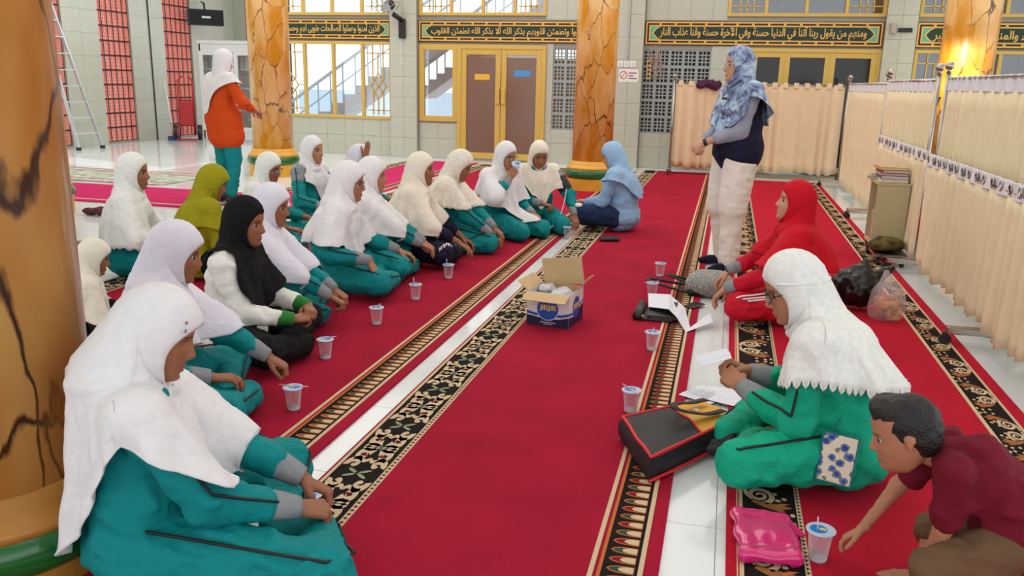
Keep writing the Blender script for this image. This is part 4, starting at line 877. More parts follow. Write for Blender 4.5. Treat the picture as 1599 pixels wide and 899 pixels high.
    if yoke:
        yp = infl([RC(shR*.9+nk*.1-V3(0, 0, .012), shL*.9+nk*.1-V3(0, 0, .012), .056*s)]+[RC(A[q][0]-V3(0, 0, .012), A[q][0]*.72+A[q][1]*.28, .052*s, .051*s) for q in 'RL'], .006)
        V, F = nets(yp, vox, .03); link('yoke', np_mesh('yoke', [(V, F, None)]), root, yoke)
    if vest:
        V, F = nets(infl(jk, .012), vox, .03, wrinkle(wr_amp)); link('vest', np_mesh('vest', [(V, F, None)]), root, vest)
    if cuff and not short_sleeve:
        for sd in 'RL':
            S, El, W, fd, *_ = A[sd]; t = np.linspace(0, 1, 6); pts = [W-fd*(.085-.088*q)*s for q in t]; MB().tube(pts, [.037*s, .0385*s, .037*s, .0345*s, .032*s, .029*s], 20).build('cuff', cuff, root, True)
    def surf(pts, prims, off=.002):
        P = np.array(pts, float)
        for _ in range(5):
            d = sdf(prims, P, .03)-off; e = 1e-3; gr = np.stack([sdf(prims, P+np.eye(3)[i]*e, .03)-off-d for i in range(3)], 1)/e; gr /= np.linalg.norm(gr, axis=1)[:, None]+1e-9; P = P-gr*d[:, None]
        P[:, 2] = np.maximum(P[:, 2], .008); return P
    if piping:
        t = np.linspace(0, 1, 26)[:, None]
        for hp_, k_, f_, sx in ((hipR, kR, fR, 1), (hipL, kL, fL, -1)):
            outv = np.array((sx*.3, .0, .35))*.2 if pose != 'stand' else np.array((sx*.15, 0, 0))
            l = np.concatenate([hp_+(k_-hp_)*t+outv*.8, k_+(f_-k_)*t[1:20]+np.array((0, .08, .04))]); l = surf(l, tr, .010); MB().tube(l, .0042*s, 6).build('piping', piping, root, True)
        for sd, sx in (('R', 1), ('L', -1)):
            S, El, W, fd, *_ = A[sd]; o_ = np.array((sx*.07, .02, .05)); l = np.concatenate([S+(El-S)*t+o_, El+(W-fd*.05*s-El)*t[1:]+o_]); l = surf(l, jacket_pr, .010); MB().tube(l, .0042*s, 6).build('piping', piping, root, True)
    if feet in ('shoe', 'sock'):
        for f_, d_, u_ in ((fR, dR, uR), (fL, dL, uL)):
            V, F = nets([(q[0], q[1], q[2], q[3]*s, q[4]*s) for q in shoe_prims(f_, d_, u_)], .009, .015); link('shoe' if feet == 'shoe' else 'sock', np_mesh('shoe', [(clipfloor(V), F, None)]), root, M_black if feet == 'shoe' else M_navy)
    # veil
    if scarf:
        vo = dict(vo or {}); vo.setdefault('seed', int(abs(loc[0]*37+loc[1]*91)) % 997)
        h = hem or ((.30, .36, .28) if pose == 'sit' else (.40, .46, .40)); h = [q*s for q in h]
        sup = jk+[q for sd in 'RL' for q in (RC(A[sd][0], A[sd][1], .054*s, .052*s),)+((RC(A[sd][1], A[sd][2], .048*s, .038*s),) if vo.get('foresup') else ())]
        if vo.get('legsup', True): sup = sup+tr
        vo['push'] = jacket_pr+(tr if vo.get('legsup', True) else [])
        tcn = (chest+waist)/2; G = veil(hc, HR, tcn, sup, s, h, vo)
        V = G.reshape(-1, 3); m_, n_ = G.shape[:2]; V[:, 2] = np.maximum(V[:, 2], .006)
        F = [(i*n_+k, i*n_+(k+1) % n_, (i+1)*n_+(k+1) % n_, (i+1)*n_+k) for i in range(m_-1) for k in range(n_)]
        vo_ = link('veil', np_mesh('veil', [(V, F, None)]), root, scarf); so = vo_.modifiers.new('thickness', 'SOLIDIFY'); so.thickness = .004; so.offset = 0
        if vo.get('trim'):
            MB().tube(G[-1]+np.array((0, 0, .004)), .0035, 6, closed=True).build('hem_stitch', scarf, vo_, True)
        if vo.get('inner'): 
            Gi = veil(hc, HR, tcn, sup, s*.985, h, dict(vo, hoodonly=True, low=-.0, brim=0)); 
    if hair:
        q_ = s*hs; pr = [EL(hc+HR@np.array((0, -.018, .036))*q_, np.array((.079, .090, .088))*q_), EL(hc+HR@np.array((0, .03, .083))*q_, np.array((.066, .060, .040))*q_), EL(hc+HR@np.array((0, -.052, -.01))*q_, np.array((.068, .05, .06))*q_)]
        def hw(P): return .004*vnoise(P*60)+.003*vnoise(P*130)
        V, F = nets(pr, .007, .02, hw); link('hair', np_mesh('hair', [(V, F, None)]), root, mat('black_hair', (20, 16, 15), .5, bump=.6, bscale=160))
    if glasses:
        gm = MB(); gl = MB()
        for e in (1, -1):
            c = np.array((e*.032, .094, -.004)); ring = [c+np.array((.024*math.cos(a)*(1-.08*math.cos(2*a)), -.012*abs(math.cos(a))**3*(1 if True else 0), .0185*math.sin(a))) for a in np.linspace(0, 2*math.pi, 20, endpoint=False)]
            ring = [hc+HR@(q*s) for q in ring]; gm.tube(ring, .0021*s, 6, closed=True); gl.add(ring, [tuple(range(20))])
            gm.tube([hc+HR@(np.array(q)*s) for q in ((e*.056, .088, .002), (e*.068, .06, .004), (e*.074, .0, .004))], .0019*s, 6)
        gm.tube([hc+HR@(np.array(q)*s) for q in ((-.009, .093, .0), (0, .097, .003), (.009, .093, .0))], .0019*s, 6)
        gr = gm.build('spectacles', glasses, root, True); gl.build('lens', M_lens, gr)
    root_info = dict(root=root, A=A, hc=hc, HR=HR, jk=jacket_pr, tr=tr, surf=surf, s=s, kR=kR, kL=kL, nk=nk, chest=chest, waist=waist, shR=shR, shL=shL, fR=fR, fL=fL)
    return root_info
# ---------------------------------------------------------------- the people in the hall
ROW = 'women seated in the front row'; ROW2 = 'women seated in the second row'
LOOSE = dict(neck=(.084, .124, .136), tension=.8, fold=.013)
# front row, nearest first
P1 = person('woman in white veil and teal tracksuit seated against the nearest brown column', (-1.385, 1.705, .01), -56, 1.03, 'sit', M_teal, M_teal, M_wht, 1, .3, lean=.04, hy=-4, hp=17, legs=dict(kR=(.31, .38, .115), kL=(-.28, .34, .13), fR=(-.02, .40, .06), fL=(.03, .30, .055)), cuff=M_grey, piping=M_pipe, vox=.009, eyes=False, feet='bare',
            hem=(.25, .46, .11), vo=dict(LOOSE, neck=(.095, .135, .165), brim=.016, fold=.014, tension=.9, nu=160, nc=40, flare=.02, hemj=.0), aR=dict(w=(.12, .34, .20), hand='curl', n=(.3, 0, 1), pole=(.45, -.7, -.3)), aL=dict(w=(-.02, .37, .21), hand='grip', n=(-.3, 0, 1), pole=(-.3, -.7, -.5)), group=ROW)
P2 = person('white veiled woman in teal with her hand on her bare ankle, behind the nearest woman', (-2.07, 2.63, .01), -60, 1.0, 'sit', M_teal, M_teal, M_lilac, 1, .2, lean=.12, hy=4, hp=8, cuff=M_grey, piping=M_pipe, vox=.010, feet='bare',
            hem=(.30, .34, .26), vo=dict(LOOSE, brim=.014, nu=128), aR=dict(w=(.20, .20, .22)), aL=dict(w=(-.10, .44, .16), hand='curl'), group=ROW)
P3 = person('woman in black veil and white shirt with green cuffs', (-2.21, 3.40, .01), -80, .98, 'sit', M_wshirt, M_blk, M_blk, 1, .1, lean=.08, hy=0, hp=4, cuff=mat('green_cuff', (30, 120, 40), .8), vox=.010,
            hem=(.22, .50, .50), vo=dict(LOOSE, rmax=.14, neck=(.08, .104, .11), tension=.4, nf=(5, 8, 12)), aR=dict(w=(.09, .31, .22), hand='curl', d=(-.8, .5, -.1), n=(0, .4, 1)), aL=dict(w=(-.08, .33, .24), hand='curl', d=(.8, .4, -.1), n=(0, .4, 1)), group=ROW)
P4 = person('white veiled woman in teal seated just behind the black veiled woman', (-2.38, 3.90, .01), -75, .98, 'sit', M_teal, M_teal, M_lilac, 1, .1, lean=.10, hy=0, hp=4, cuff=M_grey, piping=M_pipe,
            hem=(.26, .34, .30), vo=dict(LOOSE, brim=.012), aR=dict(w=(.08, .40, .18), hand='curl'), aL=dict(w=(-.06, .40, .18), hand='curl'), group=ROW)
P5 = person('large white veiled woman in black spectacles and teal tracksuit with her hand hanging', (-2.32, 4.70, .01), -68, 1.04, 'sit', M_teal, M_teal, M_wht, 0, .5, lean=.10, hy=-4, hp=2, cuff=M_grey, piping=M_pipe, glasses=M_frame,
            hem=(.22, .34, .30), vo=dict(LOOSE, brim=.012, fold=.014, nu=128), aR=dict(w=(.30, .20, .25), d=(.1, .5, -.9), n=(.3, .8, .3), hand='relaxed'), aL=dict(w=(-.26, .36, .20)), group=ROW)
P6 = person('white veiled woman half hidden behind the large spectacled woman', (-2.36, 5.18, .01), -72, 1.02, 'sit', M_teal, M_teal, M_wht, 0, .1, lean=.08, hy=4, hp=0, cuff=M_grey, piping=M_pipe,
            hem=(.26, .36, .32), vo=dict(LOOSE, brim=.010), aR=dict(w=(.0, .40, .20)), aL=dict(w=(-.12, .40, .20)), group=ROW)
P7 = person('woman in long cream veil and navy clothes leaning on her hands', (-2.22, 5.70, .01), -75, 1.02, 'sit', M_navy, M_navy, M_crm, 1, .2, lean=.10, hy=-4, hp=-2, 
            hem=(.20, .26, .18), vo=dict(LOOSE, brim=.006, fold=.014, tension=.8), aR=dict(w=(.16, .36, .17), hand='relaxed', d=(.1, .8, -.5)), aL=dict(w=(-.20, .36, .15), d=(0, .8, -.5)), group=ROW)
P8 = person('woman in short cream lace veil looking down at her lap', (-2.13, 6.21, .01), -82, 1.02, 'kneel', M_teal, M_teal, M_lace2, 1, .1, lean=.16, hy=-2, hp=20, cuff=M_grey, piping=M_pipe, p0=.14,
            hem=(.34, .38, .36), vo=dict(neck=(.076, .10, .105), tension=.4, scallop=.012), aR=dict(w=(.12, .38, .16)), aL=dict(w=(-.02, .40, .17)), group=ROW)
P9 = person('spectacled woman in white veil sipping from a plastic cup', (-1.89, 6.99, .01), -118, 1.02, 'kneel', M_teal, M_teal, M_wht, 0, .3, lean=.08, hy=2, hp=6, cuff=M_grey, glasses=M_frame, p0=.14,
            hem=(.24, .36, .34), vo=dict(neck=(.074, .096, .105), tension=.4, point=.10), aR=dict(w=(.07, .17, .50), d=(-.45, .3, .75), n=(.5, .8, .2), hand='grip', pole=(.8, .2, -.7)), aL=dict(w=(-.14, .26, .20)), group=ROW)
P10 = person('woman in long cream veil having her blood pressure taken, grey yoked teal jacket', (-1.66, 7.42, .01), -150, 1.02, 'kneel', M_teal, M_teal, M_crm, 1, 0, lean=.06, hy=0, hp=20, cuff=M_grey, p0=.14,
             yoke=M_grey, hem=(.30, .53, .52), vo=dict(rmax=.125, neck=(.072, .086, .10), tension=.2, point=.12, nf=(4, 7), fold=.006), aR=dict(w=(.02, .22, .26), hand='curl', d=(-.8, .5, -.2)), aL=dict(w=(-.26, .30, .16), hand='relaxed', pole=(-.9, -.2, -.4)), group=ROW)
# second row
P11 = person('woman in long white lace prayer veil at the back of the group', (-3.78, 4.66, .01), -62, 1.02, 'sit', M_teal, M_teal, M_lace, 1, .3, lean=.04, hy=-4, hp=0, hem=(.20, .24, .16), vo=dict(neck=(.076, .10, .11), tension=.7, scallop=.02, fold=.016), group=ROW2)
P12 = person('woman in olive green veil turned away', (-3.32, 4.73, .01), -42, .97, 'sit', M_olive, M_blk, M_olive, 1, .1, lean=.14, hy=-6, hp=16, hem=(.28, .38, .34), vo=dict(neck=(.075, .092, .10), tension=.4, brim=.02, nf=(5, 9, 14), fold=.014), aR=dict(w=(.12, .30, .24)), aL=dict(w=(-.1, .3, .24)), group=ROW2)
P13 = person('white veiled figure slumped low between the nearest column and the front row', (-2.86, 3.16, .01), -48, .72, 'sit', M_blk, M_blk, M_crm, 1, .1, lean=.10, hp=10, hem=(.2, .3, .25), vo=dict(LOOSE, brim=.012), group=ROW2)
P14 = person('white veiled woman mostly hidden behind the nearest brown column', (-4.22, 4.10, .01), -60, 1.0, 'sit', M_teal, M_teal, M_wht, 1, .1, hem=(.2, .25, .18), vo=dict(LOOSE), group=ROW2)
P15 = person('spectacled woman in white lace cap veil behind the white veiled row', (-3.41, 5.65, .01), -82, .97, 'sit', M_teal, M_teal, M_lace, 1, .1, lean=.10, hy=-6, hp=8, glasses=M_frame, hem=(.3, .34, .3), vo=dict(neck=(.076, .096, .10), tension=.6, low=.01), group=ROW2)
P16 = person('upright woman in white veil and teal jacket with grey shoulders, second row', (-3.52, 6.66, .01), -98, 1.03, 'sit', M_teal, M_teal, M_wht, 0, .1, lean=.03, hy=0, hp=-3, yoke=M_grey, hem=(.34, .50, .49), vo=dict(rmax=.13, neck=(.074, .09, .10), tension=.3, point=.12, nf=(4, 7, 11)), cuff=M_grey, piping=M_pipe, group=ROW2)
P17 = person('woman in lilac white veil holding a hand to her forehead', (-3.23, 6.90, .01), -85, .95, 'sit', M_teal, M_teal, M_lilac, 1, .1, lean=.08, hy=0, hp=10, hem=(.32, .40, .36), vo=dict(LOOSE), aR=dict(w=(.07, .15, .66), d=(-.3, .1, .9), n=(.2, .9, .3), hand='spread', pole=(.8, .3, -.6)), group=ROW2)
# others
P18 = person('standing woman in orange jacket with white veil tied at the back', (-5.10, 7.82, .0), -28, 1.05, 'stand', M_orange, M_teal, M_wht, 0, .3, lean=.03, hy=4, hp=6, jhem=.42, eyes=False, feet='shoe', vox=.014,
             hem=(1.16, 1.20, 1.04), vo=dict(neck=(.072, .080, .09), tension=.5, legsup=False, nf=(4, 7), fold=.008, point=.16, pointa=math.pi), aR=dict(w=(.17, .24, .92), pole=(.8, -.6, -.3)), aL=dict(w=(-.12, .26, .94)))
P19 = person('health worker in light blue shirt, pale blue veil and ripped jeans', (-.91, 7.62, .01), 82, 1.04, 'sit', M_lblue, M_jean, M_lveil, 2, .3, lean=.12, hy=0, hp=16, hem=(.42, .46, .30), vo=dict(neck=(.074, .092, .11), tension=.55, brim=.006, nf=(4, 7, 11)), aR=dict(w=(.06, .34, .22)), aL=dict(w=(-.10, .34, .24)), legs=dict(kR=(.27, .28, .13), kL=(-.27, .28, .17)))
P20 = person('standing woman in blue printed veil, grey sleeves, navy vest and white trousers', (.05, 6.28, .0), 116, 1.06, 'stand', M_greyj, M_wtrou, M_print, 2, .0, lean=.02, hy=-12, hp=-3, wr_amp=.006, vest=M_navy, jhem=.10, wide=.35, legs=dict(kR=(.11, .02, .44), kL=(-.11, .03, .44), fR=(.13, -.05, .075), fL=(-.13, .04, .075)), feet='sock', glasses=mat('clear_frame', (190, 190, 195), .3), vox=.010,
             hem=(.90, 1.15, 1.0), vo=dict(neck=(.074, .094, .108), tension=.4, legsup=False, nf=(4, 7, 11, 15), fold=.016, hemj=.03, nu=140), aR=dict(w=(.04, .24, .86), d=(-.7, .6, -.3), n=(.2, .8, .6), hand='curl'), aL=dict(w=(-.05, .24, .88), d=(.6, .6, -.4), n=(-.2, .8, .6), hand='curl'))
P21 = person('woman in bright red veil and red white striped tracksuit', (.44, 4.93, .01), 80, 1.02, 'sit', M_redj, M_redj, M_redv, 2, .3, lean=.05, hy=10, hp=-12, cuff=M_grey, vox=.010,
             hem=(.34, .36, .30), vo=dict(neck=(.074, .096, .12), tension=.6, nf=(5, 8, 12), fold=.016, brim=.004), aR=dict(w=(.14, .42, .20), hand='relaxed', d=(0, .6, -.7)), aL=dict(w=(-.26, .34, .20), hand='relaxed', d=(.2, .6, -.7)))
P22 = person('spectacled woman in white lace veil and sea green tracksuit reading a paper', (.45, 2.87, .01), 78, 1.05, 'sit', M_green, M_green, M_lace, 0, .5, lean=.26, hy=16, hp=14, cuff=M_grey, piping=M_pipe, glasses=M_frame, vox=.009, feet='shoe', legs=dict(fR=(-.02, .36, .065), dR=(-.25, 1, -.05), uR=(0, 0, 1)),
             hem=(.34, .40, .35), vo=dict(neck=(.076, .10, .12), tension=.8, scallop=.030, nsc=64, nu=256, fold=.008, nc=36, low=.004, trim=True), aR=dict(w=(.06, .31, .29), d=(-.3, .8, .25), n=(.6, .3, .7), hand='pinch'), aL=dict(w=(-.07, .31, .28), d=(.5, .7, .2), n=(-.6, .3, .7), hand='grip'))
P23 = person('little boy in maroon polo shirt and khaki shorts crouching to grab a cup', (.77, 2.15, .0), 84, .66, 'squat', M_maroon2, M_khaki, None, 0, .1, lean=.66, hy=-6, hp=2, hair=True, short_sleeve=True, feet='bare', vox=.008, hs=1.30, p0=.37,
             aR=dict(w=(.10, .58, .10), d=(.1, .6, -.6), n=(.2, .5, .9), hand='relaxed', pole=(.5, -.2, .6)), aL=dict(w=(-.02, .30, .10), hand='relaxed', d=(0, .5, -.8)), legs=dict(kR=(.24, .22, .20), kL=(-.16, .28, .24), fR=(.12, .26, .07), fL=(-.16, .02, .07)))
# ================================================================ furniture and small things
def loc2w(P, p): r = P['root']; return np.array(r.matrix_basis @ Vector(p)) if True else None
# ---------------------------------------------------------------- curtain screens
M_curt = mat('beige_curtain', (236, 221, 184), .85, spec=.2, noise=.05, nscale=8, bump=.15, bscale=300)
M_curt2 = mat('tan_curtain', (226, 202, 166), .85, spec=.2, noise=.05, nscale=8, bump=.15, bscale=300)
M_band = mat('white_curtain_band', (222, 224, 230), .8)
M_weave = mat('curtain_weave', (196, 170, 124), .9)
def pleats(A, B, z0, z1, n, amp, seed=0, hemj=.015, taper=.35, wav=.012):
    A = np.array(A, float); B = np.array(B, float); d = B-A; L = np.linalg.norm(d); d /= L; nn = np.array([-d[1], d[0]]); m = n*8+1; t = np.linspace(0, 1, m); rs = np.random.RandomState(seed); ph = 2*math.pi*n*t+1.2*np.sin(2*math.pi*t*3+rs.rand()*6)+.8*np.sin(2*math.pi*t*7+rs.rand()*6)
    a = amp*(.75+.35*np.sin(2*math.pi*t*2.3+rs.rand()*6)); rows = []
    for k, z in enumerate(np.linspace(z1, z0, 12)):
        q = k/11; f = taper+(1-taper)*q**.7; off = a*f*np.cos(ph)+.010*q*np.sin(ph*.5+z*3); zz = z+(hemj*np.sin(2*math.pi*t*4+seed)+wav*np.cos(ph))*(q**4)
        rows.append(np.stack([A[0]+d[0]*L*t+nn[0]*off, A[1]+d[1]*L*t+nn[1]*off, np.full(m, 0)+zz], 1))
    return np.array(rows)
def screen_frame(root, posts, ztop, rod_ends, feet_dir, foot_len=.5, ball=True):
    for (x, y) in posts:
        MB().tube([(x, y, .06), (x, y, ztop+.03)], .016, 12).build('post', M_steel, root, True)
        if ball: MB().ball((x, y, ztop+.075), .033, 16, 10).lathe([(.02, .025), (.012, .04), (.02, .05)], 12, (x, y, ztop)).build('finial', M_steel, root, True)
        fx, fy = feet_dir; a = (x-fx*foot_len/2, y-fy*foot_len/2); b = (x+fx*foot_len/2, y+fy*foot_len/2)
        MB().obox((a[0], a[1], .085), (b[0], b[1], .085), .05, .04).build('foot_bar', M_steel, root, bevel=.006)
        for q in (a, b):
            w = MB(); w.tube([(q[0]+fx*.0-fy*.012, q[1]+fx*.012, .032), (q[0]+fy*.012, q[1]-fx*.012, .032)], .031, 18); w.box((q[0]-.014, q[1]-.014, .04), (q[0]+.014, q[1]+.014, .07)); w.build('caster', M_black, root)
    MB().tube([rod_ends[0]+(ztop-.02,), rod_ends[1]+(ztop-.02,)], .012 if ball else .005, 10).build('rod', M_steel, root, True)
def curtain_screen(label, A, B, z0, z1, n, amp, posts, feet_dir, seed, m=None, band=.10, eyelets=0, tabs=False, foot_len=.5, group='curtained room screens'):
    c = empty('curtain_screen', (0, 0, 0), 0, label, 'screen', group); G = pleats(A, B, z0, z1-band+(.01 if band else 0), n, amp, seed, taper=.5 if not tabs else .3)
    cu = link('curtain', MB().grid(G).mesh('curtain'), c, m or M_curt, True); cu.modifiers.new('thickness', 'SOLIDIFY').thickness = .004
    if band:
        Gb = pleats(A, B, z1-band, z1+.005, n, amp*.28, seed, hemj=0, taper=.95, wav=0); bo = link('header_band', MB().grid(Gb).mesh('band'), c, M_band, True); bo.modifiers.new('thickness', 'SOLIDIFY').thickness = .006
        if eyelets:
            A_, B_ = np.array(A, float), np.array(B, float); d = unit(B_-A_)
            for k in range(eyelets):
                t = (k+.5)/eyelets; p = A_+(B_-A_)*t+np.array([-d[1], d[0]])*(-amp*.55-.004 if False else 0); a = np.linspace(0, 2*math.pi, 14, endpoint=False)
                s_ = -1 if A_[0] == B_[0] else 1; ring = [(p[0]+(s_*(amp*.28+.006) if A_[0] == B_[0] else 0), p[1]+.020*math.cos(q), z1-band*.42+.024*math.sin(q)) for q in a]
                MB().tube(ring, .005, 6, closed=True).build('eyelet', M_steel, bo, True); MB().add([(r[0]+.002, r[1], r[2]) for r in ring], [tuple(range(14))]).build('eyelet_hole', M_black, bo)
    if tabs:
        A_, B_ = np.array(A, float), np.array(B, float)
        for k in range(n):
            p = A_+(B_-A_)*(k+.5)/n; MB().box((p[0]-.035, p[1]-.03, z1-.06), (p[0]+.035, p[1]+.03, z1+.02)).build('tab', m or M_curt, c, bevel=.008)
    # woven bars scattered over the cloth
    screen_frame(c, posts, z1+(.01 if not eyelets else -.03), (tuple(A), tuple(B)), feet_dir, foot_len, not eyelets); return c
curtain_screen('tan tab-top curtain screen standing across the hall behind the standing woman', (-.82, 13.0), (1.56, 13.0), .10, 1.37, 16, .035, [(-.84, 13.0), (1.60, 13.0)], (0, 1), 1, M_curt2, 0, 0, True)
curtain_screen('tall beige curtain screen farthest along the side aisle', (1.52, 12.2), (1.52, 9.36), .08, 1.39, 30, .022, [(1.52, 12.25), (1.52, 9.34)], (1, 0), 2)
curtain_screen('tall beige curtain screen in the middle of the side aisle', (1.52, 9.28), (1.52, 7.20), .08, 1.41, 22, .024, [(1.52, 9.26), (1.52, 7.16)], (1, 0), 3)
curtain_screen('tall beige curtain screen nearest the camera', (1.56, 7.00), (1.56, 3.4), .08, 1.42, 30, .03, [(1.56, 7.05), (1.56, 3.35)], (1, 0), 4)
curtain_screen('low beige curtain screen with white eyelet band beside the small bookcase', (1.42, 8.83), (1.42, 6.66), .12, .89, 18, .028, [(1.42, 6.62)], (1, 0), 5, band=.075, eyelets=12, foot_len=.4)
curtain_screen('low beige curtain screen with white eyelet band nearest the camera', (1.40, 6.56), (1.40, 3.5), .11, .885, 22, .035, [(1.42, 4.72)], (1, 0), 6, band=.08, eyelets=20, foot_len=.42)
pl = empty('folded_cloth', (-.34, 12.98, 1.30), 0, 'dark purple plaid cloth hung over the tan screen', 'cloth')
V, F = nets([EL((0, 0, .06), (.17, .07, .055)), EL((.08, 0, .02), (.10, .075, .06)), EL((-.10, 0, .03), (.1, .07, .05))], .014, .03, lambda P: .02*vnoise(P*[20, 20, 34])); link('bundle', np_mesh('bundle', [(V, F, None)]), pl, mat('plaid_purple', (92, 26, 62), .9, noise=.4, nscale=50, col2=(34, 20, 60)))
# ---------------------------------------------------------------- small bookcase with books
M_bc = mat('olive_laminate', (192, 184, 142), .5, noise=.06, nscale=30)
bc = empty('bookcase', (1.16, 7.0, 0), 0, 'small pale olive bookcase on casters by the low curtain', 'bookcase')
w_, d_, h_ = .235, .34, .62
MB().box((0, 0, .13), (w_, .018, h_)).build('side_panel', M_bc, bc); MB().box((0, d_-.018, .13), (w_, d_, h_)).build('side_panel', M_bc, bc); MB().box((w_-.012, .018, .13), (w_, d_-.018, h_)).build('back_panel', M_bc, bc)
for z in (.13, h_-.018): MB().box((-.005, -.005 if z > .5 else .018, z), (w_+.005, d_+.005 if z > .5 else d_-.018, z+.018)).build('shelf', M_bc, bc)
MB().box((0, -.24, .075), (w_, .018, .10)).obox((0, .06, .1), (w_, .06, .1), .05, .05).obox((0, d_-.06, .1), (w_, d_-.06, .1), .05, .05).build('foot_bar', M_steel, bc)
for x in (.03, w_-.03):
    for y in (-.2, d_-.06): MB().tube([(x-.012, y, .036), (x+.012, y, .036)], .034, 16).box((x-.012, y-.012, .05), (x+.012, y+.012, .08)).build('caster', M_black, bc)
def book(loc, size, rz, col, label, stand=False):
    b = empty('book', loc, rz, label, 'book', 'books on the small bookcase'); x, y, z = size; m = mat('book_%d_%d_%d' % col, col, .5)
    if stand: MB().box((0, 0, 0), (x, .003, z)).box((0, y-.003, 0), (x, y, z)).box((x-.004 if False else 0, .003, 0), (.004, y-.003, z)).build('cover', m, b); MB().box((.005, .003, .003), (x-.004, y-.003, z-.003)).build('pages', M_white, b)
    else: MB().box((0, 0, 0), (x, y, .004)).box((0, 0, z-.004), (x, y, z)).box((0, 0, .004), (.004, y, z-.004)).build('cover', m, b); MB().box((.004, .003, .004), (x-.003, y-.003, z-.004)).build('pages', mat('page_cream', (216, 206, 184), .9), b)
    return b
zt = h_+.001
for k, (col, th, dx, dy, lab) in enumerate([((224, 216, 190), .024, .02, .04, 'cream book at the bottom of the stack'), ((96, 72, 150), .026, .022, .05, 'purple book second from the bottom of the stack'), ((176, 168, 160), .018, .018, .06, 'grey book in the middle of the stack'), ((172, 30, 48), .024, .028, .05, 'red book near the top of the stack'), ((198, 164, 108), .022, .016, .04, 'tan book on top of the stack')]):
    book((1.16+dx, 7.0+dy, zt), (.20, .26, th), .03*(k-2), col, lab); zt += th+.0005
for k, (col, th) in enumerate([((206, 206, 200), .02), ((60, 62, 70), .014), ((226, 222, 216), .026), ((198, 36, 52), .022), ((214, 196, 160), .018)]):
    book((1.17, 7.04+.034*k, .149), (.19, th, .22+.012*(k % 3)), 0, col, ['pale grey file upright on the lower shelf', 'dark slim file upright on the lower shelf', 'thick white file upright on the lower shelf', 'red file upright on the lower shelf', 'beige file upright on the lower shelf'][k], True)
for k, (col, dx, lab) in enumerate([((170, 160, 120), .0, 'small olive booklet at the edge of the bookcase top'), ((200, 192, 170), .004, 'small pale booklet at the edge of the bookcase top')]): book((1.13+dx*4, 7.27, h_+.001+.0225*k), (.13, .06, .022), .1, col, lab)
V, F = nets([EL((0, 0, .05), (.13, .12, .045)), EL((.02, .02, .085), (.10, .09, .03))], .014, .03, lambda P: .012*vnoise(P*[22, 22, 40])); o = link('folded_cloth', np_mesh('cloth', [(V, F, None)]), None, mat('olive_black_cloth', (112, 96, 34), .9, noise=.3, nscale=14, col2=(22, 20, 20))); o.location = (1.25, 6.90, .10); tag(o, 'folded olive and black garment lying at the foot of the bookcase', 'cloth')
# ---------------------------------------------------------------- plastic cups of water
M_pp = bpy.data.materials.new('clear_cup'); M_pp.use_nodes = True; _n = M_pp.node_tree.nodes; _n.clear(); _o = _n.new('ShaderNodeOutputMaterial'); _t = _n.new('ShaderNodeBsdfTransparent'); _g = _n.new('ShaderNodeBsdfPrincipled'); _x = _n.new('ShaderNodeMixShader'); _f = _n.new('ShaderNodeLayerWeight'); _f.inputs[0].default_value = .45
_g.inputs['Base Color'].default_value = (.85, .86, .9, 1); _g.inputs['Roughness'].default_value = .08; _t.inputs[0].default_value = (.95, .93, .95, 1); _mr = _n.new('ShaderNodeMapRange'); _mr.inputs[3].default_value = .10; _mr.inputs[4].default_value = .75
for a, b in ((_f.outputs['Facing'], _mr.inputs[0]), (_mr.outputs[0], _x.inputs[0]), (_t.outputs[0], _x.inputs[1]), (_g.outputs[0], _x.inputs[2]), (_x.outputs[0], _o.inputs[0])): M_pp.node_tree.links.new(a, b)
M_lid = mat('cup_film', (184, 200, 224), .3); M_lidb = mat('cup_film_print', (40, 120, 200), .3); M_lidy = mat('cup_film_yellow', (230, 210, 90), .4); M_straw = mat('clear_straw', (226, 220, 226), .3, alpha=.8); M_rim = mat('cup_rim', (214, 220, 230), .25); M_cbase = mat('cup_base', (206, 196, 200), .25, alpha=.75)
def make_cup():
    c = empty('water_cup', (0, 0, 0), 0, 'x', 'cup', 'sealed plastic water cups on the carpet')
    MB().lathe([(.0245, .004), (.0265, .016), (.0345, .090), (.0345, .092)], 28, cap=False).build('wall', M_pp, c, True)
    MB().lathe([(.0245, .0), (.0255, .004), (.0262, .012)], 28).build('base', M_cbase, c, True)
    MB().lathe([(.0345, .090), (.041, .092), (.041, .0945), (.0345, .0945)], 28, cap=False).build('rim', M_rim, c, True)
    lid = MB().lathe([(.040, .0948), (.040, .0958)], 28).build('film', M_lid, c)
    MB().lathe([(.024, .0959), (.024, .0963)], 20, (.006, .004, 0)).build('print', M_lidb, lid); MB().box((-.014, -.006, .0964), (.004, .006, .0967)).build('print', M_lidy, lid)
    return c
CUP0 = make_cup(); cup_used = False
def cup(x, y, label, straw='up', rz=0, z=.0102):
    global cup_used
    c = CUP0 if not cup_used else copy_thing(CUP0); cup_used = True; c.location = (x, y, z); c.rotation_euler = (0, 0, rz); c['label'] = label
    if straw == 'up': MB().tube([(.006, .004, .06), (.010, .010, .135)], .0022, 6).build('straw', M_straw, c, True)
    elif straw == 'lie': MB().tube([(-.062, 0, .0985), (.062, .012, .0985)], .0024, 6).build('straw', M_straw, c, True)
    return c
CUP0_children = None
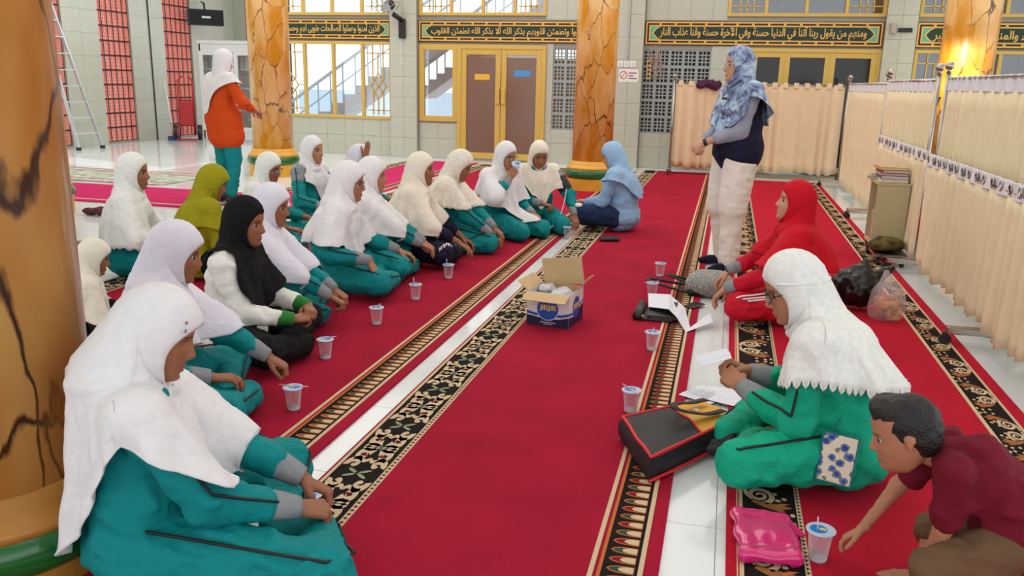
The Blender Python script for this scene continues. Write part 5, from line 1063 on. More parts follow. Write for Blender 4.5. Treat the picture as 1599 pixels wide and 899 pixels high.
cups = [(-1.62, 2.85, 'water cup with a straw lying on its lid, by a bare foot', 'lie'), (-1.79, 3.47, 'water cup before the black trousered knees', 'no'), (-1.79, 4.08, 'water cup before the woman seated behind the black veil', 'no'), (-1.78, 4.65, 'water cup under the hanging hand of the spectacled woman', 'no'), (-1.77, 5.25, 'water cup with upright straw on the front row carpet', 'no'), (-1.78, 6.48, 'water cup before the lace veiled woman looking down', 'no'), (-1.93, 5.91, 'water cup beside the hand of the navy clothed woman', 'no'), (-3.04, 5.65, 'water cup on the second row carpet behind the veils', 'no'), (-1.29, 7.05, 'water cup near the blood pressure monitor', 'no'), (-.39, 5.81, 'farthest water cup standing alone on the middle carpet', 'no'), (-.39, 5.19, 'water cup with a straw across its lid behind the black wallet', 'no'), (-.29, 4.10, 'water cup on the middle carpet in front of the black wallet', 'no'), (-.30, 3.24, 'water cup with a straw across its lid beside the black tote bag', 'no'), (.345, 2.29, 'nearest water cup with upright straw, reached by the boy', 'no'), (-1.72, 2.56, 'water cup mostly hidden by the nearest veil', 'no'), (-1.13, 2.06, 'water cup held down by the nearest woman', 'no')]
cup_objs = [cup(x, y, l, s if i == 0 and False else 'no', i*.7) for i, (x, y, l, s) in enumerate(cups)]
for i, st in {0: 'lie', 3: 'up', 4: 'up', 6: 'up', 10: 'lie', 11: 'short', 12: 'lie', 13: 'up', 1: 'short', 2: 'short'}.items():
    pts = {'lie': [(-.062, 0, .0985), (.062, .012, .0985)], 'up': [(.006, .004, .06), (.010, .010, .135)], 'short': [(.012, .0, .0985), (.058, .01, .100)]}[st]; MB().tube(pts, .0022, 6).build('straw', M_straw, cup_objs[i], True)
cup_objs[7].location.z = .0102
# the cup P9 drinks from
W9 = loc2w(P9, P9['A']['R'][2]); hc9 = loc2w(P9, P9['hc']+P9['HR']@np.array([0, .125, -.075])); c9 = copy_thing(cup_objs[9], label='water cup raised to the lips of the drinking woman'); c9.location = tuple(hc9-np.array([0, 0, .04])); c9.rotation_euler = (.5, .2, 0)
# ---------------------------------------------------------------- cardboard box of cups
bx = empty('cardboard_box', (-1.007, 4.349, .0105), math.atan2(-.035, .243), 'open printed carton of water cups standing on the middle carpet', 'box')
M_card = mat('cardboard', (206, 176, 132), .85, noise=.05, nscale=40); M_boxw = mat('carton_white', (222, 220, 222), .6); M_boxn = mat('carton_navy', (28, 30, 66), .5); M_boxb = mat('carton_blue', (28, 84, 176), .5); M_boxy = mat('carton_yellow', (236, 206, 80), .5)
bw, bd, bh, t_ = .245, .25, .19, .004
MB().box((0, 0, 0), (bw, t_, bh)).build('front_panel', M_boxw, bx); MB().box((bw-t_, t_, 0), (bw, bd, bh)).build('side_panel', M_boxw, bx); MB().box((0, t_, 0), (t_, bd, bh)).build('side_panel', M_boxw, bx); MB().box((t_, bd-t_, 0), (bw-t_, bd, bh)).build('back_panel', M_card, bx); MB().box((t_, t_, 0), (bw-t_, bd-t_, t_)).build('bottom_panel', M_card, bx)
MB().obox((bw/2, -.002, bh-.002), (bw/2, -.085, bh-.030), bw*1.02, .004).build('front_flap', M_card, bx); MB().obox((bw/2+.01, bd-.004, bh), (bw/2-.01, bd-.02, bh+.155), bw*.98, .004, (0, -1, 0)).build('back_flap', M_card, bx)
MB().obox((bw-.002, bd*.72, bh), (bw+.06, bd*.78, bh+.075), bd*.55, .004, (-.6, 0, .6)).build('side_flap', M_card, bx); MB().obox((.002, bd/2, bh), (-.06, bd/2, bh+.05), bd*.94, .004, (.6, 0, .6)).build('side_flap', M_card, bx)
def decal(nm, poly, m, side, off):
    P = [(x, -off, z) if side == 'f' else (bw+off, x, z) for x, z in poly]; o = MB().add(P, [tuple(range(len(P)))]).build(nm, m, bx); return o
decal('print_navy', [(0, 0), (bw, 0), (bw, .062), (.19, .048), (.12, .042), (.05, .052), (0, .058)], M_boxn, 'f', .0008); decal('print_navy', [(0, 0), (bd, 0), (bd, .10), (.17, .075), (.08, .052), (0, .062)], M_boxn, 's', .0008)
decal('print_stripe', [(0, .066), (.05, .058), (.2, .058), (bw, .070), (bw, .086), (.2, .074), (.05, .072), (0, .082)], M_boxb, 'f', .001); decal('print_stripe', [(0, .072), (.08, .062), (.17, .085), (bd, .11), (bd, .122), (.17, .097), (.08, .075), (0, .086)], M_boxb, 's', .001)
decal('print_disc', [(bw*.5+.066*math.cos(a), .1+.066*math.sin(a)) for a in np.linspace(0, 6.283, 32, endpoint=False)], M_boxw, 'f', .0012); decal('print_disc', [(bw*.5+.062*math.cos(a), .1+.062*math.sin(a)) for a in np.linspace(0, 6.283, 32, endpoint=False)], M_boxb, 'f', .0016)
decal('print_disc', [(bd*.5+.058*math.cos(a), .1+.06*math.sin(a)) for a in np.linspace(0, 6.283, 32, endpoint=False)], M_boxb, 's', .0016)
me = text_mesh('JEJE', .098, .034, .0006, .03); me.transform(Matrix.Rotation(math.pi/2, 4, 'X')); me.transform(Matrix.Translation((bw*.5-.049, -.002, .088))); link('lettering', me, bx, M_boxy)
me = text_mesh('JEJE', .098, .034, .0006, .03); me.transform(Matrix.Rotation(math.pi/2, 4, 'X')); me.transform(Matrix.Rotation(math.pi/2, 4, 'Z')); me.transform(Matrix.Translation((bw+.002, bd*.5-.049, .088))); link('lettering', me, bx, M_boxy)
decal('print_line', [(.08, .022), (.17, .022), (.17, .026), (.08, .026)], M_boxw, 'f', .0016); decal('print_line', [(.10, .013), (.15, .013), (.15, .016), (.10, .016)], M_boxw, 'f', .0016); decal('print_line', [(.055, .148), (.19, .148), (.19, .151), (.055, .151)], M_boxw, 'f', .002) if False else None
M_film = mat('crumpled_film', (222, 220, 226), .25, alpha=.85)
for k, (c, r) in enumerate([((.17, .10, .165), (.06, .07, .035)), ((.06, .17, .17), (.05, .06, .03))]):
    V, F = nets([EL(c, r)], .009, .02, lambda P: .016*vnoise(P*[50, 50, 60])); o = link('plastic_wrap', np_mesh('wrap', [(V, F, None)]), None, M_film); o.location = bx.location; o.rotation_euler = bx.rotation_euler; tag(o, ['crumpled clear plastic wrap at the near corner of the carton', 'crumpled white wrapper at the far corner of the carton'][k], 'wrapper')
MB().box((.006, .006, .1), (bw-.006, bd-.006, .105)).build('inner_sheet', mat('dark_inside', (50, 40, 32), .9), bx)  # dark brown sheet across the inside of the carton
# ---------------------------------------------------------------- bags, papers, wallet
M_tote = mat('tote_black', (26, 26, 30), .6, bump=.2, bscale=300); M_tred = mat('tote_red_trim', (214, 24, 40), .5); M_tyel = mat('tote_yellow', (226, 168, 48), .6)
tote = empty('tote_bag', (0, 0, .0105), 0, 'black tote bag with red piping and yellow top lying on its side', 'bag')
A_, B_, C_2, D_ = [np.array(q) for q in ((-.30, 2.94, .095), (-.165, 2.62, .095), (.118, 3.09, .085), (-.016, 3.27, .075))]
lift = np.array([0, 0, -.088]); n8 = 13
def quad(P, Q, R_, S_, n, m, bulge=0):
    u = np.linspace(0, 1, n); v = np.linspace(0, 1, m); U, Vv = np.meshgrid(u, v, indexing='ij'); G = ((1-U)*(1-Vv))[..., None]*P+(U*(1-Vv))[..., None]*Q+(U*Vv)[..., None]*R_+((1-U)*Vv)[..., None]*S_
    G[..., 2] += bulge*np.sin(math.pi*U)*np.sin(math.pi*Vv)+.006*np.sin(9*U+3*Vv)*np.sin(math.pi*U); return G
# U runs A->B (bottom edge of bag), V runs bottom->mouth (A->D)
fr = quad(A_, B_, C_2, D_, 9, 17, .012); MB().grid(fr[:, :10]).build('front_panel', M_tote, tote, True); MB().grid(fr[:, 9:]).build('yellow_panel', M_tyel, tote, True)
def side(P, Q, m=9):
    t = np.linspace(0, 1, m)[:, None]; top = P+(Q-P)*t; bot = top.copy(); bot[:, 2] = .002; mid = (top+bot)/2; ctr = (A_+B_+C_2+D_)/4; o_ = unit_rows(mid-ctr)*.016; return np.stack([top, top*.75+bot*.25+o_*.9, mid+o_, top*.25+bot*.75+o_*.8, bot])
for P, Q in ((A_, B_), (B_, C_2), (D_, A_)): MB().grid(side(P, Q)).build('gusset', M_tote, tote, True)
MB().grid(quad(A_+lift, B_+lift, C_2+lift*.9, D_+lift*.8, 4, 4)).build('back_panel', M_tote, tote)
MB().tube([fr[0, k] for k in range(16, -1, -1)]+[fr[k, 0] for k in range(1, 9)]+[fr[8, k] for k in range(1, 17)], .0065, 8).build('red_piping', M_tred, tote, True); MB().tube([fr[k, 9]+(0, 0, .002) for k in range(9)], .004, 6).build('red_piping', M_tred, tote, True)
MB().tube([B_*(1-t)+C_2*t+np.array([.012*math.sin(3*t), -.012, -(B_*(1-t)+C_2*t)[2]+.012]) for t in np.linspace(0, 1, 9)], .006, 8).build('red_piping', M_tred, tote, True)
for k, (f0, f1) in enumerate(((.30, .72),)):
    a = fr[2, 15]; b = fr[6, 15]; m1 = fr[2, 8]+np.array([.0, -.0, .03]); m2 = fr[6, 6]+np.array([0, 0, .03]); pts = []
    for t in np.linspace(0, 1, 20): p = (1-t)**3*a+3*(1-t)**2*t*(m1*1.4-a*.4)+3*(1-t)*t*t*(m2*1.4-b*.4)+t**3*b; p = p.copy(); p[2] = max(p[2], .1)+.028*math.sin(math.pi*t); pts.append(p)
    P = np.array(pts); d = np.gradient(P, axis=0); d /= np.linalg.norm(d, axis=1)[:, None]; sx = np.cross(d, (0, 0, 1)); sx /= np.linalg.norm(sx, axis=1)[:, None]; h = MB(); h.grid(np.stack([P-sx*.014, P+sx*.014])); o = h.build('handle', M_tote, tote, True); o.modifiers.new('thickness', 'SOLIDIFY').thickness = .004
MB().add([fr[3, 12]+np.array([.016*math.cos(q)*(1 if i % 2 else .7), .016*math.sin(q)*(1 if i % 2 else .7), .005]) for i, q in enumerate(np.linspace(0, 6.283, 16, endpoint=False))], [tuple(range(16))]).build('emblem', M_white, tote)
tag(MB().grid(quad(np.array((.06, 3.18, .03)), np.array((.14, 3.12, .03)), np.array((.16, 3.22, .05)), np.array((.05, 3.27, .05)), 4, 4, .02)).build('folder', mat('blue_print', (70, 120, 190), .6, noise=.5, nscale=60, col2=(220, 225, 230)), None), 'blue printed folder sticking out of the tote bag', 'folder').modifiers.new('t', 'SOLIDIFY').thickness = .006
M_paper = mat('paper', (226, 228, 236), .8); M_ink = mat('ink', (120, 122, 132), .8)
def paper(label, pts, z, name='paper', lines=True, folds=0):
    A1, B1, C1, D1 = [np.array(p+(z,), float) if len(p) == 2 else np.array(p, float) for p in pts]; e = empty(name, (0, 0, 0), 0, label, 'paper', 'loose papers'); G = quad(A1, B1, C1, D1, 7, 7, .004); o = MB().grid(G).build('sheet', M_paper, e); o.modifiers.new('t', 'SOLIDIFY').thickness = .0012
    if lines:
        for k in range(7):
            v0 = .16+.1*k; p = lambda u, v: (1-u)*(1-v)*A1+u*(1-v)*B1+u*v*C1+(1-u)*v*D1+np.array([0, 0, .009]); a, b, c, d = p(.1, v0), p(.55+.05*(k % 3), v0), p(.55+.05*(k % 3), v0+.018), p(.1, v0+.018); MB().add([a, b, c, d], [(0, 1, 2, 3)]).build('print_line', M_ink, e)
    return e
paper('printed sheet lying on the white strip behind the tote bag', [(-.12, 3.49), (-.03, 3.645), (.10, 3.60), (.02, 3.42)], .013); paper('blank white sheet overlapping the printed sheet', [(-.03, 3.47), (.0, 3.63), (.16, 3.63), (.15, 3.40)], .017, lines=False)
pc = loc2w(P22, P22['A']['R'][2]+np.array([-.05, .10, .03])); paper('small slip of paper held by the lace veiled reader', [tuple(pc+np.array(q)) for q in ((-.09, .02, .01), (-.06, -.06, .0), (.04, -.05, .04), (.02, .03, .05))], 0, lines=False)
wl = empty('wallet', (-.42, 4.62, .0105), .0, 'open black leather wallet under folded paper', 'wallet'); M_leather = mat('black_leather', (30, 30, 32), .4, bump=.3, bscale=120)
MB().box((.0, .0, 0), (.20, .30, .018)).build('cover', M_leather, wl, bevel=.008); MB().obox((.13, .0, .03), (.13, .26, .055), .16, .014).build('flap', M_leather, wl, bevel=.005); MB().obox((.14, .01, .022), (.14, .24, .04), .15, .008).build('inner', mat('wallet_lining', (150, 126, 112), .7), wl); MB().tube([(0, .0, .022), (0, .28, .022)], .03, 12).build('roll', M_leather, wl, True); MB().ball((.03, -.01, .03), .008).build('clasp', M_nailw, wl)
fp = empty('paper', (0, 0, 0), 0, 'folded white letter draped over the black wallet', 'paper', 'loose papers'); Pz = np.array([[(-.40, 5.02, .075), (-.37, 4.72, .07)], [(-.27, 5.0, .085), (-.25, 4.66, .082)], [(-.17, 4.86, .05), (-.20, 4.60, .055)], [(-.12, 4.56, .014), (-.14, 4.46, .014)], [(-.02, 4.78, .05), (-.0, 4.62, .04)]]); MB().grid(Pz).build('sheet', M_paper, fp).modifiers.new('t', 'SOLIDIFY').thickness = .0012
ph_ = MB().box((0, 0, 0), (.075, .15, .009)).build('phone', mat('phone_black', (20, 20, 24), .15), None, bevel=.006); ph_.location = (-.19, 5.0, .012); ph_.rotation_euler = (0, 0, -.5); tag(ph_, 'black phone lying between the wallet and the grey handbag', 'phone')
hb = empty('handbag', (-.04, 5.38, .0105), .12, 'grey monogram backpack handbag with black strap', 'bag'); M_mono = mat('grey_monogram', (96, 100, 98), .6, noise=.5, nscale=95, col2=(176, 176, 166))
V, F = nets([RC((-.10, -.03, .045), (.10, -.03, .045), .05), RC((-.09, .0, .09), (.09, .0, .09), .045), RC((-.06, .03, .12), (.06, .03, .12), .035), EL((0, -.01, .07), (.15, .10, .075))], .008, .04); link('body', np_mesh('bagbody', [(V, F, None)]), hb, M_mono)
V, F = nets([RC((-.115, -.055, .03), (.115, -.055, .03), .033), RC((-.12, .04, .03), (.12, .04, .03), .03)], .008, .03); link('base', np_mesh('bagbase', [(V, F, None)]), hb, M_leather)
MB().tube([(-.13, -.04, .07), (0, -.085, .085), (.13, -.045, .075)], .004, 6).build('zip', M_leather, hb, True)
t = np.linspace(0, 1, 22); MB().tube(np.stack([-.12-.28*np.sin(math.pi*t)**.8, .10-.22*t, .035+.05*np.sin(math.pi*t)], 1), .009, 8).build('strap', M_leather, hb, True); MB().tube(np.stack([-.10-.17*np.sin(math.pi*t), .12-.12*t, .06+.045*np.sin(math.pi*t)], 1), .008, 8).build('strap', M_leather, hb, True)
o = link('hair_clip', np_mesh('clip', [nets([RC((-.04, 0, .02), (.04, 0, .025), .016), RC((0, 0, .02), (0, -.03, .01), .012)], .007, .015)+(None,)]), None, mat('tan_plastic', (186, 134, 62), .5)); o.location = (-.13, 5.72, .012); tag(o, 'small tan bow clip on the carpet behind the handbag', 'hair clip')
pk = empty('pouch', (.205, 2.34, .013), .08, 'shiny pink vinyl pouch with wrist loop', 'pouch'); M_pinkv = mat('pink_vinyl', (216, 36, 116), .18, coat=.5, noise=.08, nscale=10)
V, F = nets([EL((0, 0, .022), (.085, .135, .022)), RC((-.07, -.12, .02), (.07, -.11, .02), .014), RC((-.075, .12, .02), (.06, .10, .02), .012), RC((-.07, -.12, .02), (-.075, .12, .02), .014), RC((.07, -.11, .02), (.06, .10, .02), .014)], .006, .03, lambda P: .004*vnoise(P*[30, 18, 10])); link('body', np_mesh('pouch', [(V, F, None)]), pk, M_pinkv)
MB().tube([(-.07, .13, .03), (0, .125, .034), (.062, .11, .03)], .0045, 6).build('zip', M_pinkv, pk, True); MB().obox((.06, .11, .03), (.105, .02, .02), .022, .004).build('wrist_loop', M_pinkv, pk)
# floral phone pouch hanging on the reader's hip
flp = empty('phone_pouch', (.41, 2.615, .10), math.radians(-14), 'floral blue and cream phone pouch with teal crochet edge at the reader\'s hip', 'pouch'); 
def floral():
    m = bpy.data.materials.new('floral_print'); m.use_nodes = True; nt = m.node_tree; n = nt.nodes; p = n['Principled BSDF']; L = nt.links.new; tc = n.new('ShaderNodeTexCoord'); v = n.new('ShaderNodeTexVoronoi'); v.inputs['Scale'].default_value = 34; L(tc.outputs['Object'], v.inputs['Vector']); nz = n.new('ShaderNodeTexNoise'); nz.inputs['Scale'].default_value = 60; L(tc.outputs['Object'], nz.inputs['Vector'])
    ad = n.new('ShaderNodeMath'); ad.operation = 'MULTIPLY_ADD'; ad.inputs[1].default_value = .5; L(nz.outputs['Fac'], ad.inputs[0]); L(v.outputs['Distance'], ad.inputs[2]); r = n.new('ShaderNodeValToRGB'); r.color_ramp.interpolation = 'CONSTANT'; e = r.color_ramp.elements; e[0].position = 0; e[0].color = srgb(36, 60, 150); e[1].position = .70; e[1].color = srgb(226, 214, 194); x = e.new(.50); x.color = srgb(92, 120, 186); x = e.new(.61); x.color = srgb(120, 128, 96); L(ad.outputs[0], r.inputs[0]); L(r.outputs[0], p.inputs['Base Color']); p.inputs['Roughness'].default_value = .7; return m
MB().box((-.052, -.010, .0), (.052, .010, .155)).build('body', floral(), flp, bevel=.006)
MB().tube([(-.054, -.004, .0), (-.054, -.004, .157), (.054, -.004, .157), (.054, -.004, .0), (-.054, -.004, .0)], .006, 6).build('crochet_edge', mat('teal_yarn', (20, 120, 120), .9), flp, True)
MB().tube([(-.03, 0, .157), (.0, .06, .26), (.01, .12, .36)], .003, 6).build('strap', mat('teal_yarn', (20, 120, 120), .9), flp, True)
flp.rotation_euler = (-.28, .06, math.radians(-12))
# black plastic bag and clear bag of crackers
V, F = nets([EL((0, 0, .13), (.15, .12, .12)), RC((.08, 0, .2), (.17, -.02, .27), .05, .03), RC((-.05, .02, .18), (-.12, .05, .12), .08, .06), RC((.0, 0, .22), (.03, .02, .30), .05, .02)], .012, .05, lambda P: .022*np.abs(vnoise(P*[24, 24, 20]))+.008*vnoise(P*60)); o = link('plastic_bag', np_mesh('pb', [(V, F, None)]), None, mat('black_poly', (18, 18, 20), .28)); o.location = (.84, 5.32, .011); tag(o, 'black plastic carrier bag leaning behind the lace veil', 'bag')
sb = empty('snack_bag', (.98, 5.14, .011), 0, 'clear plastic bag half full of brown crackers', 'bag'); M_snack = mat('crackers', (176, 112, 44), .8, noise=.4, nscale=28, col2=(214, 158, 74))
V, F = nets([EL((0, 0, .085), (.10, .10, .14)), RC((0, 0, .18), (-.02, .02, .27), .07, .02)], .012, .04, lambda P: .010*vnoise(P*[30, 30, 18])); o = link('film', np_mesh('sb', [(V, F, None)]), sb, mat('clear_poly', (235, 225, 228), .2, alpha=.28))
rs = np.random.RandomState(5)
chip = np_mesh('cracker', [nets([EL((0, 0, 0), (.028, .022, .009)), EL((.008, 0, .006), (.018, .018, .008))], .008, .01)+(None,)]); chip.materials.append(M_snack)
for k in range(46):
    a = rs.rand()*6.28; r = .068*math.sqrt(rs.rand()); z = .018+.10*rs.rand(); q = link('cracker', chip, sb); q.location = (r*math.cos(a), r*math.sin(a), z); q.rotation_euler = tuple(rs.rand(3)*6.28); q.scale = (1.1, 1.1, 1.1)
# nurse's things
o = MB().box((-.085, -.045, 0), (.085, .045, .035)).build('pouch', M_leather, None, bevel=.014); o.location = (-.92, 7.03, .0105); o.rotation_euler = (0, 0, .35); tag(o, 'flat black pouch on the carpet beside the health worker', 'pouch')
mon = empty('blood_pressure_monitor', (-1.53, 7.10, .0105), .5, 'white blood pressure monitor on the carpet with a grey hose', 'monitor'); MB().box((-.06, -.045, 0), (.06, .045, .03)).box((-.055, .0, .03), (.055, .045, .048)).build('case', M_white, mon, bevel=.008); MB().box((-.035, -.03, .0305), (.035, .0, .0315)).build('display', mat('lcd_grey', (120, 130, 122), .3), mon)
S_, E_, *_r = P10['A']['L']; s10 = np.array([loc2w(P10, S_), loc2w(P10, E_)]); u10 = s10[1]-s10[0]
cuffw = MB(); cuffw.tube([s10[0]+u10*t for t in (.34, .38, .5, .7, .82, .86)], [.056, .063, .065, .063, .061, .055], 20); bpc = tag(cuffw.build('blood_pressure_cuff', mat('cuff_charcoal', (44, 46, 50), .8), None, True), 'charcoal blood pressure cuff wrapped round the cream veiled woman\'s arm', 'cuff')
p0_ = s10[0]+u10*.7+np.array([.03, -.05, 0]); p1_ = np.array([-1.51, 7.09, .03]); tt = np.linspace(0, 1, 20)[:, None]; hose = p0_*(1-tt)+p1_*tt+np.array([.05, -.06, -.05])*np.sin(math.pi*tt); MB().tube(hose, .005, 8).build('hose', mat('grey_hose', (200, 200, 196), .5), mon, True); mon.children[-1].matrix_parent_inverse = mon.matrix_basis.inverted()
patch = link('knee_patch', np_mesh('kp', [nets([EL(P19['kL']+np.array((-.02, .02, .066)), (.05, .05, .022))], .007, .01)+(None,)]), P19['root'], M_wht)
# tracksuit stripes of the red woman, white shoulder panel
r = P21
for k in range(3):
    for hp_, k_ in ((np.array((.085, -.01, .125)), r['kR']), (np.array((-.085, -.01, .125)), r['kL'])):
        tq = np.linspace(.25, 1.0, 24)[:, None]; sg = 1 if k_[0] > 0 else -1; l = r['surf'](hp_+(k_-hp_)*tq+np.array((sg*.05, -.05+.03*k, .05)), r['tr'], .009); MB().tube(l, .0050, 6).build('white_stripe', M_wpipe, r['root'], True)
# white print marks on the navy trouser knee
r = P7; q0 = r['kR']
for k in range(6):
    c = q0+np.array((-.02+.02*k, .05-.012*k, .05)); l = r['surf'](np.array([c+np.array((.012*math.cos(a), .0, .018*math.sin(a))) for a in np.linspace(0, 4.5, 8)]), r['tr'], .009); MB().tube(l, .004, 6).build('white_print', M_wpipe, r['root'], True)
r = P22
MB().tube([r['hc']+r['HR']@(np.array((.084*math.sin(a), .109*math.cos(a)-.002, .030+.026*math.cos(a)))*r['s']) for a in np.linspace(1.0, 2*math.pi-1.0, 40)], .0045, 8).build('veil_band', M_lace, r['root'], True)
r = P1; bm = MB()
for k in range(2):
    for (dy, dz) in ((0, 0), (.012, .004), (.006, .012), (.016, .014)):
        d_ = unit((.80, .62-.03*k+dy*2, .52-.20*k+dz*4)); q = d_*np.array((.089, .118, .131)); bm.ball(r['hc']+r['HR']@(q*r['s']), .0022, 6, 4)
bo_ = bm.build('bead_print', mat('bead_grey', (90, 90, 96), .4), r['root']); bo_['kind'] = 'stuff'
# name badge, watch, rings, collar mark
nb = P20; c = nb['chest']+np.array((-.06, .165, .06)); 
MB().box(tuple(c-np.array((.035, .004, .008))), tuple(c+np.array((.035, .004, .008)))).build('name_badge', M_black, nb['root'])
for P, sd in ((P20, 'L'), (P21, 'R')):
    S_, El, W, fd, *_r = P['A'][sd]; MB().tube([W-fd*.012, W-fd*.004, W+fd*.006, W+fd*.012], [.026, .0275, .0275, .026], 18).build('wristwatch', M_black, P['root'], True)
# brown cloth behind the hidden column
V, F = nets([RC((-.15, 0, .03), (.15, .03, .03), .035), EL((.02, 0, .04), (.12, .06, .03))], .014, .03, lambda P: .014*vnoise(P*25)); o = link('folded_cloth', np_mesh('bc', [(V, F, None)]), None, mat('brown_cloth', (84, 34, 36), .9)); o.location = (-5.72, 6.62, .004); tag(o, 'dark brown cloth lying on the floor beside the hidden column', 'cloth')
# ---------------------------------------------------------------- things along the walls
ld = empty('ladder', (0, 0, 0), 0, 'tall aluminium step ladder leaning by the terracotta screens', 'ladder'); M_alu = mat('aluminium', (196, 202, 204), .35, metal=.6)
f0, f1 = np.array((-10.85, 12.80, .01)), np.array((-10.85, 12.22, .01)); t0, t1 = np.array((-11.12, 12.22, 2.42)), np.array((-11.12, 11.95, 2.42))
MB().obox(f0, t0, .05, .03, (0, 1, 0)).build('rail', M_alu, ld); MB().obox(f1, t1, .05, .03, (0, 1, 0)).build('rail', M_alu, ld)
for k in range(1, 9): q = k/9; a = f0+(t0-f0)*q; b = f1+(t1-f1)*q; MB().obox(a, b, .07, .022).build('rung', M_alu, ld)
for f in (f0, f1): MB().box(tuple(f-(.03, .03, .01)), tuple(f+(.03, .03, .04))).build('rubber_foot', M_black, ld)
cb = empty('display_cabinet', (0, 0, 0), 0, 'white glass door cabinet with shelves behind the orange jacketed woman', 'cabinet'); M_cabw = mat('white_gloss', (220, 226, 226), .3); x0, x1, y0, y1 = -10.4, -8.85, 15.2, 15.7
for nm, a, b in (('side_panel', (x0, y0, .05), (x0+.03, y1, 1.95)), ('side_panel', (x1-.03, y0, .05), (x1, y1, 1.95)), ('back_panel', (x0+.03, y1-.02, .05), (x1-.03, y1, 1.95)), ('top_panel', (x0-.03, y0-.02, 1.92), (x1+.03, y1+.01, 1.98)), ('bottom_panel', (x0, y0, .05), (x1, y1, .22)), ('plinth', (x0+.04, y0+.04, 0), (x1-.04, y1-.04, .05)), ('top_rail', (x0, y0, 1.78), (x1, y0+.04, 1.92))): MB().box(a, b).build(nm, M_cabw, cb)
for z in (.62, 1.05, 1.42): MB().box((x0+.03, y0+.08, z), (x1-.03, y1-.02, z+.02)).build('shelf', M_cabw, cb)
xm = (x0+x1)/2
for a, b in ((x0, xm-.005), (xm+.005, x1)):
    dd = MB().box((a, y0-.02, .22), (a+.09, y0, 1.78)).box((b-.09, y0-.02, .22), (b, y0, 1.78)).box((a+.09, y0-.02, .22), (b-.09, y0, .3)).box((a+.09, y0-.02, 1.70), (b-.09, y0, 1.78)).build('door', M_cabw, cb); MB().box((a+.09, y0-.014, .3), (b-.09, y0-.008, 1.70)).build('pane', M_glass, dd); MB().box((b-.06 if b < xm+.1 else a+.02, y0-.045, .95), (b-.03 if b < xm+.1 else a+.05, y0-.02, 1.1)).build('handle', M_steel, dd)
rs = np.random.RandomState(9)
for k, (x, z, col, nm, w, h) in enumerate([(-9.5, .641, (40, 120, 60), 'green jar on the cabinet shelf', .06, .22), (-9.3, .641, (190, 60, 60), 'red tin on the cabinet shelf', .07, .16), (-9.1, .641, (60, 110, 150), 'blue tin on the cabinet shelf', .07, .18), (-9.4, .221, (180, 150, 90), 'tan jar at the cabinet bottom', .09, .25), (-9.15, .221, (190, 70, 50), 'orange jar at the cabinet bottom', .09, .22), (-9.3, 1.071, (50, 50, 56), 'dark jar on the middle cabinet shelf', .07, .2), (-9.05, 1.071, (60, 60, 60), 'grey jar on the middle cabinet shelf', .07, .24)]):
    j = empty('jar', (x, 15.42, z), 0, nm, 'jar', 'jars in the glass cabinet'); MB().lathe([(w, 0), (w, h*.75), (w*.8, h*.85), (w*.8, h*.88)], 16).build('body', mat('jar%d' % k, col, .4), j, True); MB().lathe([(w*.84, h*.88), (w*.84, h)], 16).build('lid', M_white, j)
for k in range(5): b = MB().box((-9.55+.1*k, 15.3, 1.441), (-9.47+.1*k, 15.6, 1.72)).build('folder', mat('folder_grey_%d' % k, (190-8*k, 196-8*k, 196-6*k), .6), None, bevel=.004); tag(b, ['white', 'first grey', 'second grey', 'third grey', 'darkest grey'][k]+' upright folder on the top cabinet shelf', 'folder', 'folders in the glass cabinet')
ht = empty('hand_truck', (-10.75, 15.15, 0), .5, 'red hand truck with black tyres parked by the terracotta screen', 'hand truck'); M_htr = mat('red_paint', (176, 26, 36), .4)
for s_ in (-1, 1): MB().tube([(s_*.14, 0, .1), (s_*.14, .05, .9), (s_*.14, .12, 1.2), (s_*.05, .16, 1.28)], .018, 8).build('frame_tube', M_htr, ht, True); w = MB(); w.tube([(s_*.20, .06, .16), (s_*.27, .06, .16)], .155, 24); w.build('tyre', M_black, ht); MB().tube([(s_*.195, .06, .16), (s_*.275, .06, .16)], .08, 16).build('wheel_hub', M_htr, ht)
for z in (.3, .55, .8): MB().tube([(-.14, .02+z*.04, z), (.14, .02+z*.04, z)], .014, 8).build('cross_bar', M_htr, ht, True)
MB().box((-.2, -.22, .02), (.2, .0, .035)).build('toe_plate', M_htr, ht); MB().box((-.13, -.02, .32), (.13, .0, .78)).build('back_plate', M_htr, ht)
br = empty('push_broom', (-11.1, 15.05, .0), 0, 'white handled broom with blue head leaning on the screen', 'broom'); MB().tube([(0.1, 0, .08), (-.12, .1, 1.2)], .014, 8).build('handle', M_white, br, True); MB().box((.04, -.14, .0), (.16, .14, .09)).build('head', mat('broom_blue', (50, 70, 120), .7), br, bevel=.01)
sp = empty('loudspeaker', (-10.95, 16.3, 2.33), .75, 'black wall loudspeaker mounted high by the corner', 'speaker'); MB().box((-.36, -.14, 0), (.36, .14, .32)).build('cabinet', M_black, sp, bevel=.015); MB().box((-.33, -.15, .03), (.33, -.14, .29)).build('grille', mat('speaker_cloth', (34, 34, 36), .9, bump=.5, bscale=300), sp); MB().box((-.09, -.156, .14), (.09, -.15, .18)).build('badge', M_white, sp); MB().tube([(0, .0, .32), (0, .05, .45), (.0, .35, .5)], .02, 8).build('bracket', M_black, sp, True)
fan = empty('wall_fan', (-5.44, 13.66, 2.08), 0, 'wall fan with pull cords on the pillar', 'fan'); M_cage = mat('fan_cage', (150, 152, 150), .4, metal=.5)
MB().box((-.06, -.03, -.10), (.06, .03, .22)).build('mount', M_black, fan, bevel=.02); MB().tube([(0, -.04, .2), (-.04, -.14, .24), (-.10, -.16, .28)], .04, 12).build('arm', M_black, fan, True); MB().ball((-.14, -.2, .42), (.09, .1, .09)).build('motor', M_black, fan, True)
